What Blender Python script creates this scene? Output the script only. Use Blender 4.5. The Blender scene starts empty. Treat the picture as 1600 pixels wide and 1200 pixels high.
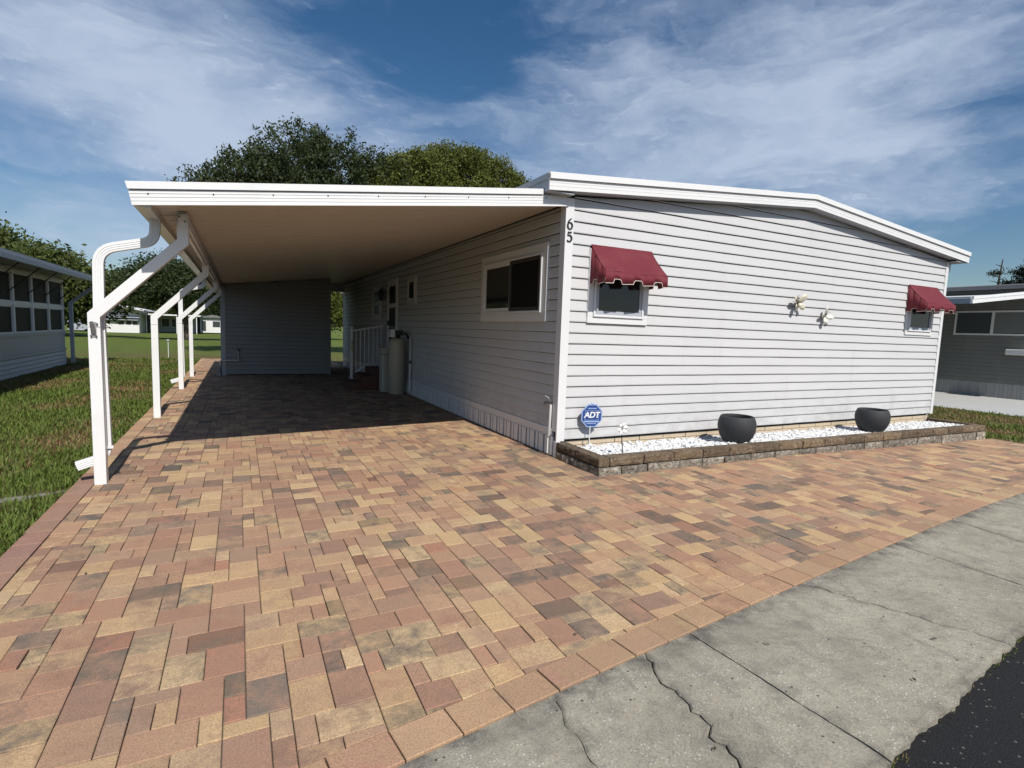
import bpy, bmesh, math, random
import numpy as np
from mathutils import Vector, Matrix
random.seed(11); rng = np.random.default_rng(5)
SC = bpy.context.scene
COL = SC.collection
RAD = math.radians

# ------------------------------------------------------------------ camera
cam = bpy.data.cameras.new('camera'); camo = bpy.data.objects.new('camera', cam); COL.objects.link(camo)
cam.sensor_fit = 'HORIZONTAL'; cam.sensor_width = 36.0; cam.lens = 18.837
cam.clip_start = 0.05; cam.clip_end = 4000
CAMP = Vector((-3.343, -5.324, 1.482))
CR = ((0.8916, -0.4515, 0.0349), (-0.0138, -0.1042, -0.9945), (0.4526, 0.8862, -0.0992))
camo.matrix_world = Matrix(((CR[0][0], -CR[1][0], -CR[2][0], CAMP.x), (CR[0][1], -CR[1][1], -CR[2][1], CAMP.y),
                            (CR[0][2], -CR[1][2], -CR[2][2], CAMP.z), (0, 0, 0, 1)))
SC.camera = camo
# ------------------------------------------------------------------ light
SUN_EL = 46.5
SUN_AZ_X = 0.014                      # sun stands square in front of the house, a touch to its far side
SKY = 0.088
sd_ = bpy.data.lights.new('sun', 'SUN'); sd_.energy = 5.0; sd_.angle = RAD(0.53); sd_.color = (1.0, 0.955, 0.89)
so_ = bpy.data.objects.new('sun', sd_); COL.objects.link(so_); so_.location = (0, -30, 30)
ldir = Vector((-SUN_AZ_X, math.cos(RAD(SUN_EL)), -math.sin(RAD(SUN_EL)))).normalized()
so_.rotation_euler = ldir.to_track_quat('-Z', 'Y').to_euler()
W = bpy.data.worlds.new('World'); SC.world = W; W.use_nodes = True
SC.view_settings.view_transform = 'Standard'; SC.view_settings.look = 'None'
SC.view_settings.exposure = -0.13; SC.view_settings.gamma = 1.0; SC.view_settings.use_curve_mapping = False


def build_world():
    nt = W.node_tree; nt.nodes.clear(); N = nt.nodes.new; L = nt.links.new
    out = N('ShaderNodeOutputWorld'); bg = N('ShaderNodeBackground'); bg.inputs['Strength'].default_value = SKY
    sky = N('ShaderNodeTexSky'); sky.sky_type = 'NISHITA'; sky.sun_disc = False
    sky.sun_elevation = RAD(SUN_EL); sky.sun_rotation = math.pi - 0.02
    sky.air_density = 1.0; sky.dust_density = 0.6; sky.ozone_density = 2.2; sky.altitude = 5
    tc = N('ShaderNodeTexCoord'); G = tc.outputs['Generated']

    def vm(op, a, b=None, scale=None):
        n = N('ShaderNodeVectorMath'); n.operation = op
        for i, v in enumerate((a, b)):
            if v is None: continue
            if hasattr(v, 'default_value'): L(v, n.inputs[i])
            else: n.inputs[i].default_value = v
        if scale is not None: n.inputs['Scale'].default_value = scale
        return n

    def mt(op, a, b=None, c=None, clamp=False):
        n = N('ShaderNodeMath'); n.operation = op; n.use_clamp = clamp
        for i, v in enumerate((a, b, c)):
            if v is None: continue
            if hasattr(v, 'default_value'): L(v, n.inputs[i])
            else: n.inputs[i].default_value = v
        return n.outputs[0]
    # cirrus drawn out along the wind: stretched noise on the direction
    mp = N('ShaderNodeMapping'); L(G, mp.inputs['Vector']); mp.inputs['Rotation'].default_value = (0.10, 0.42, 0.5)
    mp.inputs['Scale'].default_value = (1.0, 1.0, 2.9)
    n1 = N('ShaderNodeTexNoise'); L(mp.outputs[0], n1.inputs['Vector']); n1.inputs['Scale'].default_value = 2.4
    n1.inputs['Detail'].default_value = 8; n1.inputs['Roughness'].default_value = 0.62
    warp = vm('SCALE', vm('SUBTRACT', n1.outputs['Color'], (0.5, 0.5, 0.5)).outputs[0], scale=0.40)
    dirw = vm('NORMALIZE', vm('ADD', G, warp.outputs[0]).outputs[0]).outputs[0]
    mp2 = N('ShaderNodeMapping'); L(vm('ADD', G, vm('SCALE', warp.outputs[0], scale=0.45).outputs[0]).outputs[0], mp2.inputs['Vector'])
    mp2.inputs['Rotation'].default_value = (0.10, 0.42, 0.5); mp2.inputs['Scale'].default_value = (1.0, 1.0, 3.4)
    n2 = N('ShaderNodeTexNoise'); L(mp2.outputs[0], n2.inputs['Vector']); n2.inputs['Scale'].default_value = 4.6
    n2.inputs['Detail'].default_value = 14; n2.inputs['Roughness'].default_value = 0.57; n2.inputs['Distortion'].default_value = 0.3
    n3 = N('ShaderNodeTexNoise'); L(mp.outputs[0], n3.inputs['Vector']); n3.inputs['Scale'].default_value = 1.6
    n3.inputs['Detail'].default_value = 3
    n4 = N('ShaderNodeTexNoise'); L(mp2.outputs[0], n4.inputs['Vector']); n4.inputs['Scale'].default_value = 19.0
    n4.inputs['Detail'].default_value = 6; n4.inputs['Roughness'].default_value = 0.6
    # banks of cirrus standing in the sky (world directions) and clear gaps between them
    banks = [(-0.232, 0.911, 0.341, .75), (-0.144, 0.927, 0.347, .8), (-0.04, 0.944, 0.327, .8), (-0.218, 0.942, 0.254, 0.25),
             (0.073, 0.947, 0.314, .85), (0.208, 0.925, 0.319, 0.8), (-0.1, 0.963, 0.249, 0.35), (0.333, 0.874, 0.353, 0.8),
             (0.459, 0.815, 0.354, 0.8), (0.564, 0.704, 0.431, 0.6), (0.572, 0.739, 0.357, 0.6), (0.655, 0.656, 0.376, 0.7),
             (0.736, 0.552, 0.393, 0.8), (0.795, 0.454, 0.401, 0.8), (0.846, 0.363, 0.39, 0.8), (0.793, 0.531, 0.298, 0.8),
             (0.69, 0.656, 0.305, 0.6), (0.86, 0.401, 0.315, 0.9), (0.852, 0.454, 0.261, 0.6), (-0.178, 0.968, 0.175, 0.5),
             (0.141, 0.891, 0.431, -0.9), (0.315, 0.835, 0.451, -1.0), (0.382, 0.791, 0.478, -1), (0.247, 0.88, 0.405, -0.6),
             (0.028, 0.918, 0.395, -0.5), (0.914, 0.35, 0.204, -0.8), (0.893, 0.416, 0.171, -0.7), (0.642, 0.614, 0.458, -0.5),
             (-0.243, 0.95, 0.195, -0.4), (0.418, 0.811, 0.409, -0.6)]
    acc = None
    for x, y, z, w in banks:
        d = vm('DOT_PRODUCT', dirw, (x, y, z)).outputs['Value']
        e = mt('EXPONENT', mt('MULTIPLY_ADD', d, 120.0, -120.0))
        t = mt('MULTIPLY', e, w)
        acc = t if acc is None else mt('ADD', acc, t)
    base = mt('MULTIPLY_ADD', n3.outputs['Fac'], 1.1, -0.36)
    dens = mt('ADD', mt('MULTIPLY', acc, 0.33), base)
    fine = mt('MULTIPLY_ADD', n2.outputs['Fac'], 1.8, -0.84)
    dens = mt('ADD', dens, fine)
    # small broken flakes high in the clear part
    fl = N('ShaderNodeMapRange'); fl.interpolation_type = 'SMOOTHSTEP'; L(n4.outputs['Fac'], fl.inputs['Value'])
    fl.inputs['From Min'].default_value = 0.56; fl.inputs['From Max'].default_value = 0.72; fl.inputs['To Max'].default_value = 0.38
    dens = mt('ADD', dens, mt('MULTIPLY', fl.outputs[0], mt('MULTIPLY_ADD', n3.outputs['Fac'], 2.0, -0.5, clamp=True)))
    mr = N('ShaderNodeMapRange'); mr.interpolation_type = 'SMOOTHSTEP'; L(dens, mr.inputs['Value'])
    mr.inputs['From Min'].default_value = -0.22; mr.inputs['From Max'].default_value = 1.25; mr.inputs['To Max'].default_value = 0.86
    hs = N('ShaderNodeHueSaturation'); hs.inputs['Saturation'].default_value = 1.28; L(sky.outputs[0], hs.inputs['Color'])
    mix = N('ShaderNodeMix'); mix.data_type = 'RGBA'; L(mr.outputs[0], mix.inputs['Factor']); L(hs.outputs[0], mix.inputs['A'])
    cc = N('ShaderNodeMix'); cc.data_type = 'RGBA'; L(mr.outputs[0], cc.inputs['Factor'])
    cc.inputs['A'].default_value = (4.9, 6.1, 8.5, 1); cc.inputs['B'].default_value = (7.0, 8.1, 9.8, 1); L(cc.outputs['Result'], mix.inputs['B'])
    L(mix.outputs['Result'], bg.inputs['Color']); L(bg.outputs[0], out.inputs['Surface'])


build_world()

# ------------------------------------------------------------------ materials
MATS = {}


class NT:
    def __init__(s, name):
        s.m = bpy.data.materials.new(name); s.m.use_nodes = True; s.t = s.m.node_tree
        s.b = s.t.nodes['Principled BSDF']; s.out = s.t.nodes['Material Output']; MATS[name] = s.m

    def n(s, typ, **kw):
        nd = s.t.nodes.new(typ)
        for k, v in kw.items():
            if k in nd.inputs.keys(): s.put(nd.inputs[k], v)
            else: setattr(nd, k, v)
        return nd

    def put(s, sock, v):
        if isinstance(v, bpy.types.NodeSocket): s.t.links.new(v, sock)
        else: sock.default_value = v

    def set(s, **kw):
        for k, v in kw.items(): s.put(s.b.inputs[k.replace('_', ' ')], v)

    def obj(s): return s.n('ShaderNodeTexCoord').outputs['Object']
    def pos(s): return s.n('ShaderNodeNewGeometry').outputs['Position']

    def noise(s, vec, scale, detail=4, rough=.55, dist=0):
        return s.n('ShaderNodeTexNoise', Vector=vec, Scale=scale, Detail=detail, Roughness=rough, Distortion=dist).outputs['Fac']

    def ramp(s, fac, stops):
        r = s.n('ShaderNodeValToRGB', Fac=fac); e = r.color_ramp.elements
        while len(e) < len(stops): e.new(0.5)
        for i, (p, c) in enumerate(stops): e[i].position = p; e[i].color = (*c, 1) if len(c) == 3 else c
        return r.outputs['Color']

    def mixc(s, f, a, b, mode='MIX'):
        m = s.n('ShaderNodeMix', data_type='RGBA', blend_type=mode); s.put(m.inputs['Factor'], f)
        s.put(m.inputs['A'], a if isinstance(a, bpy.types.NodeSocket) else (*a, 1))
        s.put(m.inputs['B'], b if isinstance(b, bpy.types.NodeSocket) else (*b, 1))
        return m.outputs['Result']

    def math(s, op, a, b=0.0, clamp=False):
        m = s.n('ShaderNodeMath', operation=op, use_clamp=clamp); s.put(m.inputs[0], a); s.put(m.inputs[1], b); return m.outputs[0]

    def mapv(s, vec, scale=(1, 1, 1), rot=(0, 0, 0)):
        m = s.n('ShaderNodeMapping', Vector=vec); m.inputs['Scale'].default_value = scale; m.inputs['Rotation'].default_value = rot
        return m.outputs[0]

    def rng(s, v, a, b, c=0., d=1.):
        m = s.n('ShaderNodeMapRange', Value=v); m.inputs[1].default_value = a; m.inputs[2].default_value = b
        m.inputs[3].default_value = c; m.inputs[4].default_value = d; return m.outputs[0]

    def bump(s, h, strength=.3, dist=.01):
        b = s.n('ShaderNodeBump', Height=h, Strength=strength, Distance=dist); s.put(s.b.inputs['Normal'], b.outputs[0])


def simple(name, col, rough=.5, var=.12, scale=6., metallic=0., spec=.5, bump=0., bscale=60., dirt=0.):
    t = NT(name); p = t.pos()
    n = t.noise(p, scale, 5, .6)
    lo = tuple(c * (1 - var) for c in col); hi = tuple(min(1, c * (1 + var)) for c in col)
    c = t.mixc(n, lo, hi)
    if dirt:
        d = t.rng(t.noise(p, 2.3, 8, .7), .5, .75)
        c = t.mixc(t.math('MULTIPLY', d, dirt), c, (0.25, 0.22, 0.18))
    t.set(Base_Color=c, Roughness=rough, Metallic=metallic)
    t.b.inputs['Specular IOR Level'].default_value = spec
    if bump: t.bump(t.noise(p, bscale, 6, .6), bump, .006)
    return t.m


def siding_mat(name, col, axis):
    t = NT(name); p = t.pos()
    sc = (1.2, 30, 45) if axis == 'x' else (30, 1.2, 45)
    grain = t.noise(t.mapv(p, sc), 3.0, 5, .6)
    patch = t.noise(t.mapv(p, (.6, .6, 1.6)), 1.3, 4, .6)
    c = t.mixc(patch, tuple(k * .92 for k in col), tuple(k * 1.06 for k in col))
    c = t.mixc(t.math('MULTIPLY', t.rng(grain, .35, .75), .22), c, tuple(k * .86 for k in col))
    stain = t.math('MULTIPLY', t.rng(t.noise(t.mapv(p, (3, 3, .7)), 1.1, 6, .65), .56, .8), .25)
    c = t.mixc(stain, c, (0.36, 0.34, 0.32))
    sz = t.n('ShaderNodeSeparateXYZ', Vector=p).outputs['Z']
    splash = t.math('MULTIPLY', t.rng(sz, .2, .75, .55, 0), t.rng(t.noise(t.mapv(p, (2.5, 2.5, 5)), 1.6, 7, .7), .42, .70))
    c = t.mixc(splash, c, tuple(k * .62 for k in (.52, .48, .42)))
    t.set(Base_Color=c, Roughness=t.rng(grain, .3, .7, .42, .6))
    t.bump(grain, .16, .003)
    return t.m


siding_mat('siding_front', (.600, .597, .595), 'x'); siding_mat('siding_side', (.600, .597, .595), 'y')
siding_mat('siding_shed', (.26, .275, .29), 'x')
siding_mat('siding_dark', (.19, .195, .18), 'y')
simple('white_metal', (.80, .80, .79), .32, .04, 3, dirt=.10)
simple('white_trim', (.78, .78, .77), .4, .05, 4, dirt=.08)
simple('white_vinyl', (.74, .74, .74), .35, .04, 4)
simple('screw', (.05, .05, .05), .5)
simple('gap_shade', (.02, .02, .022), .9)  # near-black backing: paints the shade in the gaps between siding boards
simple('black_paint', (.018, .018, .02), .45)
simple('dark_metal', (.03, .03, .032), .4)
simple('grey_metal', (.30, .30, .31), .45, .15, 30)
simple('beige_plastic', (.48, .43, .33), .4, .05, 6)
simple('ivory_plastic', (.50, .47, .40), .45, .05, 6)
simple('pvc', (.70, .70, .68), .35, .04)
simple('yellow_tag', (.55, .53, .12), .5)
simple('roof_shingle', (.17, .17, .17), .8, .3, 12, bump=.3, bscale=25)
simple('roof_white', (.72, .72, .72), .5, .06, 3)
simple('grey_shade_trim', (.40, .43, .47), .45, .06)  # grey trim; on some white parts it puts shade into the colour
simple('grey_neutral', (.34, .345, .34), .5, .08)
simple('bark', (.10, .075, .055), .9, .4, 14, bump=.8, bscale=30)
simple('sand', (.10, .085, .065), .95, .35, 40, bump=.4, bscale=200)
simple('sand_pale', (.20, .185, .155), .95, .35, 18, bump=.5, bscale=70)
simple('found_block', (.56, .46, .33), .85, .2, 14, bump=.5, bscale=90)
simple('slab_pale', (.46, .46, .44), .8, .15, 3, bump=.2, bscale=60)
simple('pan_ceiling', (.62, .56, .47), .42, .03, 3)
simple('brick_red', (.13, .058, .04), .85, .35, 20, bump=.5, bscale=90)
simple('pot_black', (.030, .032, .036), .72, .25, 25, bump=.12, bscale=60)
simple('soil', (.03, .024, .018), .95, .4, 50, bump=.8, bscale=90)
simple('blue_sign', (.024, .066, .24), .35, .08, 10)
simple('pale_blue', (.33, .45, .72), .4, .05)
simple('sign_white', (.82, .83, .86), .4, .02)
simple('cream_metal', (.66, .60, .44), .4, .15, 40)
simple('pale_metal', (.72, .69, .60), .4, .12, 40)
simple('white_plastic', (.85, .85, .84), .4, .03)
simple('dead_leaf', (.07, .05, .035), .8, .4, 60)
simple('blind', (.20, .21, .18), .6, .15, 8)

t = NT('glass'); t.set(Base_Color=(.014, .016, .018, 1), Roughness=.06); t.b.inputs['Specular IOR Level'].default_value = .6
t = NT('screen'); t.set(Base_Color=(.014, .014, .015, 1), Roughness=.5); t.b.inputs['Specular IOR Level'].default_value = .06
t = NT('glass_neighbour'); t.set(Base_Color=(.010, .011, .012, 1), Roughness=.12); t.b.inputs['Specular IOR Level'].default_value = .12
simple('curtain', (.17, .18, .175), .6, .1, 3)
t = NT('window_dark'); t.set(Base_Color=(.05, .06, .065, 1), Roughness=.3)

# awning cloth
t = NT('awning_cloth'); p = t.pos()
weave = t.noise(t.mapv(p, (1, 1, 1)), 420, 2, .5); soft = t.noise(p, 7, 5, .6)
c = t.mixc(soft, (.118, .007, .016), (.165, .013, .026))
c = t.mixc(t.math('MULTIPLY', t.rng(t.noise(p, 2.5, 6, .65), .5, .8), .35), c, (.26, .07, .07))
t.set(Base_Color=c, Roughness=.75); t.bump(t.math('ADD', t.math('MULTIPLY', weave, .3), soft), .35, .01)
simple('piping', (.68, .62, .54), .6, .05)

# pavers: per-paver colour (attributes) with blended streaks
t = NT('paver'); p = t.pos()
a1 = t.n('ShaderNodeAttribute', attribute_name='ca').outputs['Color']; a2 = t.n('ShaderNodeAttribute', attribute_name='cb').outputs['Color']
sdn = t.n('ShaderNodeAttribute', attribute_name='sd'); sx = t.n('ShaderNodeSeparateXYZ', Vector=sdn.outputs['Vector'])
off = t.n('ShaderNodeVectorMath', operation='SCALE'); t.put(off.inputs[0], sdn.outputs['Vector']); off.inputs['Scale'].default_value = 60
vv = t.n('ShaderNodeVectorMath', operation='ADD'); t.put(vv.inputs[0], p); t.put(vv.inputs[1], off.outputs[0])
v = vv.outputs[0]
sw = t.noise(v, 7.5, 7, .72, .35)
f = t.rng(t.math('ADD', sw, t.math('MULTIPLY', t.math('SUBTRACT', sx.outputs['X'], .5), .5)), .38, .66)
c = t.mixc(f, a1, a2)
g1 = t.noise(p, 150, 4, .75); g2 = t.noise(p, 480, 2, .6)
g0 = t.noise(p, 42, 5, .7)
c = t.mixc(t.rng(g0, .40, .70, 0, .42), c, t.mixc(.5, a2, (.24, .165, .11)))
c = t.mixc(t.rng(g1, .44, .68, 0, .72), c, (.15, .098, .060))
c = t.mixc(t.math('MULTIPLY', t.rng(g2, .58, .68), .55), c, (.68, .52, .33))
film = t.noise(p, .7, 6, .65)
c = t.mixc(t.rng(film, .42, .72, 0, .30), c, (.34, .24, .165))
c = t.mixc(t.math('MULTIPLY', t.rng(t.noise(p, 5.5, 5, .6), .60, .74), .28), c, (.10, .085, .07))
t.set(Base_Color=c, Roughness=.88); t.b.inputs['Specular IOR Level'].default_value = .25
t.bump(t.math('ADD', t.math('MULTIPLY', g2, .5), g1), .55, .004)

# old concrete with exposed shell
t = NT('concrete'); p = t.pos()
big = t.noise(p, 1.6, 6, .65); med = t.noise(p, 9, 6, .65); g1 = t.noise(p, 130, 4, .7)
c = t.ramp(big, [(.3, (.270, .240, .185)), (.55, (.385, .348, .270)), (.8, (.455, .415, .325))])
c = t.mixc(t.math('MULTIPLY', t.rng(med, .46, .70), .6), c, (.17, .155, .13))
stk = t.noise(t.mapv(p, (5.5, .8, 1), (0, 0, -.35)), 1.0, 6, .7)
c = t.mixc(t.rng(stk, .58, .72, 0, .6), c, (.115, .108, .095))
c = t.mixc(t.rng(g1, .46, .66, 0, .62), c, (.13, .12, .10))
g4 = t.noise(p, 420, 3, .7)
c = t.mixc(t.rng(g4, .52, .66, 0, .45), c, (.56, .53, .46))
vo = t.n('ShaderNodeTexVoronoi', Vector=p, Scale=75., Randomness=1.); wn = t.n('ShaderNodeSeparateColor', Color=vo.outputs['Color'])
shell = t.math('MULTIPLY', t.rng(vo.outputs['Distance'], .26, .36, 1, 0), t.rng(wn.outputs[0], .70, .76))
shell = t.math('MULTIPLY', shell, t.rng(t.noise(p, 3.2, 4, .6), .40, .58))
c = t.mixc(t.math('MULTIPLY', shell, .8), c, (.62, .60, .54))
vo2 = t.n('ShaderNodeTexVoronoi', Vector=p, Scale=26., Randomness=1.); w2 = t.n('ShaderNodeSeparateColor', Color=vo2.outputs['Color'])
pit = t.math('MULTIPLY', t.rng(vo2.outputs['Distance'], .10, .16, 1, 0), t.rng(w2.outputs[1], .86, .9))
c = t.mixc(t.math('MULTIPLY', pit, .85), c, (.03, .028, .025))
edge = t.n('ShaderNodeAttribute', attribute_name='edge').outputs['Fac']
c = t.mixc(t.math('MULTIPLY', t.math('MULTIPLY', edge, t.rng(med, .3, .7)), .9), c, (.065, .06, .055))
t.set(Base_Color=c, Roughness=.9); t.b.inputs['Specular IOR Level'].default_value = .2
t.bump(t.math('SUBTRACT', t.math('ADD', t.math('MULTIPLY', g1, .6), t.math('MULTIPLY', shell, .5)), pit), .55, .008)

t = NT('asphalt'); p = t.pos()
g1 = t.noise(p, 160, 4, .7)
c = t.ramp(g1, [(.3, (.010, .010, .011)), (.6, (.026, .026, .027)), (.8, (.05, .05, .05))])
vo = t.n('ShaderNodeTexVoronoi', Vector=p, Scale=48., Randomness=1.); wn = t.n('ShaderNodeSeparateColor', Color=vo.outputs['Color'])
sp = t.math('MULTIPLY', t.rng(vo.outputs['Distance'], .18, .28, 1, 0), t.rng(wn.outputs[0], .80, .86))
c = t.mixc(t.math('MULTIPLY', sp, .7), c, (.30, .29, .27))
t.set(Base_Color=c, Roughness=.85); t.b.inputs['Specular IOR Level'].default_value = .3
t.bump(g1, .9, .012)

# rough walling block
for nm, ca, cb, cw, wh in (('block_brown', (.070, .048, .03), (.255, .185, .115), (.44, .38, .29), .45), ('block_pale', (.085, .075, .06), (.36, .32, .26), (.66, .63, .57), .85)):
    t = NT(nm); p = t.pos()
    n1 = t.noise(p, 11, 6, .7); n2 = t.noise(p, 42, 5, .75)
    c = t.ramp(t.math('ADD', t.math('MULTIPLY', n1, .5), t.math('MULTIPLY', n2, .5)), [(.32, ca), (.6, cb)])
    c = t.mixc(t.rng(t.noise(p, 21, 6, .75), .50, .60, 0, wh), c, cw)
    c = t.mixc(t.rng(n2, .56, .66, 0, .8), c, (.022, .018, .014))
    oi = t.n('ShaderNodeObjectInfo').outputs['Random']
    c = t.mixc(1.0, c, t.ramp(oi, [(0, (.62, .60, .58)), (.5, (.95, .92, .90)), (1, (1.25, 1.2, 1.12))]), 'MULTIPLY')
    t.set(Base_Color=c, Roughness=.95); t.bump(t.math('ADD', n1, n2), 1.0, .03)

t = NT('marble_chip'); p = t.pos()
c = t.ramp(t.noise(p, 22, 4, .6), [(.3, (.60, .60, .60)), (.55, (.82, .82, .81)), (.8, (.86, .86, .85))])
t.set(Base_Color=c, Roughness=.6)

# lawn soil / far turf
t = NT('turf'); p = t.pos()
big = t.noise(p, .22, 5, .6); med = t.noise(p, 1.5, 5, .65); fine = t.noise(p, 28, 5, .7)
c = t.ramp(med, [(.3, (.100, .148, .030)), (.55, (.145, .195, .042)), (.75, (.19, .21, .066))])
sep = t.n('ShaderNodeSeparateXYZ', Vector=p)
c = t.mixc(t.rng(big, .40, .62, 0, .45), c, (.150, .165, .050))
c = t.mixc(t.rng(t.noise(p, 5.5, 5, .7), .48, .68, 0, .45), c, (.060, .085, .020))
drynear = t.rng(sep.outputs['Y'], 20, 27, 1, 0)
dry = t.math('MULTIPLY', drynear, t.rng(t.noise(p, .55, 5, .65), .38, .58))
c = t.mixc(dry, c, (.165, .125, .060))
c = t.mixc(t.rng(fine, .4, .7, 0, .5), c, (.05, .065, .02))
t.set(Base_Color=c, Roughness=.95); t.b.inputs['Specular IOR Level'].default_value = .1
t.bump(fine, .9, .05)
t = NT('blade')
ga = t.n('ShaderNodeAttribute', attribute_name='ca').outputs['Color']
t.set(Base_Color=ga, Roughness=.6); t.b.inputs['Specular IOR Level'].default_value = .25
tr = t.n('ShaderNodeBsdfTranslucent'); t.put(tr.inputs[0], ga)
mx = t.n('ShaderNodeMixShader'); mx.inputs[0].default_value = .3
t.t.links.new(t.b.outputs[0], mx.inputs[1]); t.t.links.new(tr.outputs[0], mx.inputs[2]); t.t.links.new(mx.outputs[0], t.out.inputs[0])

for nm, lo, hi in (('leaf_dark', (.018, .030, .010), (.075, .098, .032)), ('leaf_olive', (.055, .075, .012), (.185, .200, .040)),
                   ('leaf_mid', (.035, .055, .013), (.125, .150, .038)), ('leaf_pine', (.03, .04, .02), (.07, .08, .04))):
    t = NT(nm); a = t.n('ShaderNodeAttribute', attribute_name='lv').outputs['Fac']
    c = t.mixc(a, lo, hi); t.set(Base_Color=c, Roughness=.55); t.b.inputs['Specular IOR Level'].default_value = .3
    tr = t.n('ShaderNodeBsdfTranslucent'); t.put(tr.inputs[0], c)
    mx = t.n('ShaderNodeMixShader'); mx.inputs[0].default_value = .25
    t.t.links.new(t.b.outputs[0], mx.inputs[1]); t.t.links.new(tr.outputs[0], mx.inputs[2]); t.t.links.new(mx.outputs[0], t.out.inputs[0])

M = MATS
# ------------------------------------------------------------------ object helpers
WLOC = {}


def tag(o, label=None, cat=None, group=None, kind=None):
    if label: o['label'] = label
    if cat: o['category'] = cat
    if group: o['group'] = group
    if kind: o['kind'] = kind
    return o


def empty(name, loc, label, cat, group=None):
    o = bpy.data.objects.new(name, None); COL.objects.link(o); o.location = loc; o.empty_display_size = .2
    WLOC[o] = Vector(loc); return tag(o, label, cat, group)


def smooth01(t): t = max(0., min(1., t)); return t * t * (3 - 2 * t)


def zg(x, y):
    return -.02 * max(0., min(x, 14.) - 3.) - .5 * smooth01((y - 25) / 45.)


class MB:
    """collects world-space shapes; build() links them as one mesh object"""
    def __init__(s): s.v = []; s.f = []; s.sm = []

    def add(s, vs, fs, smooth=False):
        n = len(s.v); s.v += [tuple(p) for p in vs]; s.f += [tuple(i + n for i in f) for f in fs]; s.sm += [smooth] * len(fs); return s

    def box(s, x0, x1, y0, y1, z0, z1):
        return s.add([(x0, y0, z0), (x1, y0, z0), (x1, y1, z0), (x0, y1, z0), (x0, y0, z1), (x1, y0, z1), (x1, y1, z1), (x0, y1, z1)],
                     [(3, 2, 1, 0), (4, 5, 6, 7), (0, 1, 5, 4), (1, 2, 6, 5), (2, 3, 7, 6), (3, 0, 4, 7)])

    def loft(s, rings, closed=True, caps=True, smooth=False):
        n = len(rings[0]); vs = [p for r in rings for p in r]; fs = []
        for i in range(len(rings) - 1):
            for j in range(n if closed else n - 1):
                k = (j + 1) % n
                fs.append((i * n + j, i * n + k, (i + 1) * n + k, (i + 1) * n + j))
        s.add(vs, fs, smooth)
        if caps and closed:
            s.add(rings[0], [tuple(range(n - 1, -1, -1))]); s.add(rings[-1], [tuple(range(n))])
        return s

    def extrude(s, poly, axis, a, b):
        def mk(p, t): return {'x': (t, p[0], p[1]), 'y': (p[0], t, p[1]), 'z': (p[0], p[1], t)}[axis]
        return s.loft([[mk(p, a) for p in poly], [mk(p, b) for p in poly]])

    def tube(s, path, r, n=10, r2=None, smooth=True, twist=0.):
        """round (n>4) or rectangular (n==4, half sizes r,r2) section along a polyline with mitred corners"""
        P = [Vector(p) for p in path]; rings = []
        up = Vector((0, 0, 1))
        for i, p in enumerate(P):
            d0 = (P[i] - P[i - 1]).normalized() if i else (P[1] - P[0]).normalized()
            d1 = (P[i + 1] - P[i]).normalized() if i < len(P) - 1 else d0
            t = (d0 + d1).normalized(); k = 1 / max(.35, t.dot(d1))
            ref = s.ref if hasattr(s, 'ref') and s.ref else (Vector((0, 1, 0)) if abs(t.z) > .9 else up)
            side = t.cross(ref).normalized(); nn = side.cross(t).normalized()
            # scale only in the bending plane
            bend = (d1 - d0)
            rr = r[i] if isinstance(r, (list, tuple)) else r
            ring = []
            if n == 4:
                for a, b in ((-1, -1), (1, -1), (1, 1), (-1, 1)):
                    o = side * a * rr + nn * b * (r2 or rr)
                    if bend.length > 1e-4:
                        bd = (bend - t * bend.dot(t)).normalized(); o += bd * o.dot(bd) * (k - 1)
                    ring.append(p + o)
            else:
                for j in range(n):
                    a = 2 * math.pi * j / n; ring.append(p + side * math.cos(a) * rr + nn * math.sin(a) * rr)
            rings.append(ring)
        return s.loft(rings, smooth=smooth and n > 4)

    def lathe(s, c, prof, n=32, smooth=True):
        rings = [[(c[0] + r * math.cos(2 * math.pi * j / n), c[1] + r * math.sin(2 * math.pi * j / n), c[2] + z) for j in range(n)] for r, z in prof]
        return s.loft(rings, caps=False, smooth=smooth)

    def build(s, name, mat, parent=None, bevel=0., origin=None, recalc=True):
        a = np.array(s.v, dtype=float)
        if origin is None:
            lo, hi = a.min(0), a.max(0); origin = Vector(((lo[0] + hi[0]) / 2, (lo[1] + hi[1]) / 2, lo[2]))
        origin = Vector(origin)
        me = bpy.data.meshes.new(name); me.from_pydata([tuple(p) for p in (a - np.array(origin))], [], s.f)
        me.polygons.foreach_set('use_smooth', s.sm)
        if recalc:
            bm = bmesh.new(); bm.from_mesh(me); bmesh.ops.recalc_face_normals(bm, faces=bm.faces); bm.to_mesh(me); bm.free()
        me.update(); me.materials.append(mat if not isinstance(mat, str) else M[mat])
        o = bpy.data.objects.new(name, me); COL.objects.link(o)
        WLOC[o] = origin
        if parent is not None: o.parent = parent; o.location = origin - WLOC[parent]
        else: o.location = origin
        if bevel:
            b = o.modifiers.new('bevel', 'BEVEL'); b.width = bevel; b.segments = 2; b.limit_method = 'ANGLE'; b.angle_limit = RAD(40)
        return o


def box(name, mat, parent, *b, bevel=0.): return MB().box(*b).build(name, mat, parent, bevel)


def attr(me, name, vals, typ='FLOAT_COLOR', domain='FACE'):
    a = me.attributes.new(name, typ, domain)
    key = {'FLOAT_COLOR': 'color', 'FLOAT': 'value', 'FLOAT_VECTOR': 'vector'}[typ]
    a.data.foreach_set(key, np.asarray(vals, dtype=np.float32).ravel())


# ================================================================== SETTING
def edge_y(x): u = x + 1.32; return -3.455 + .128 * u - .0035 * u * u
def asph_y(x): return edge_y(x) - .93


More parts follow.
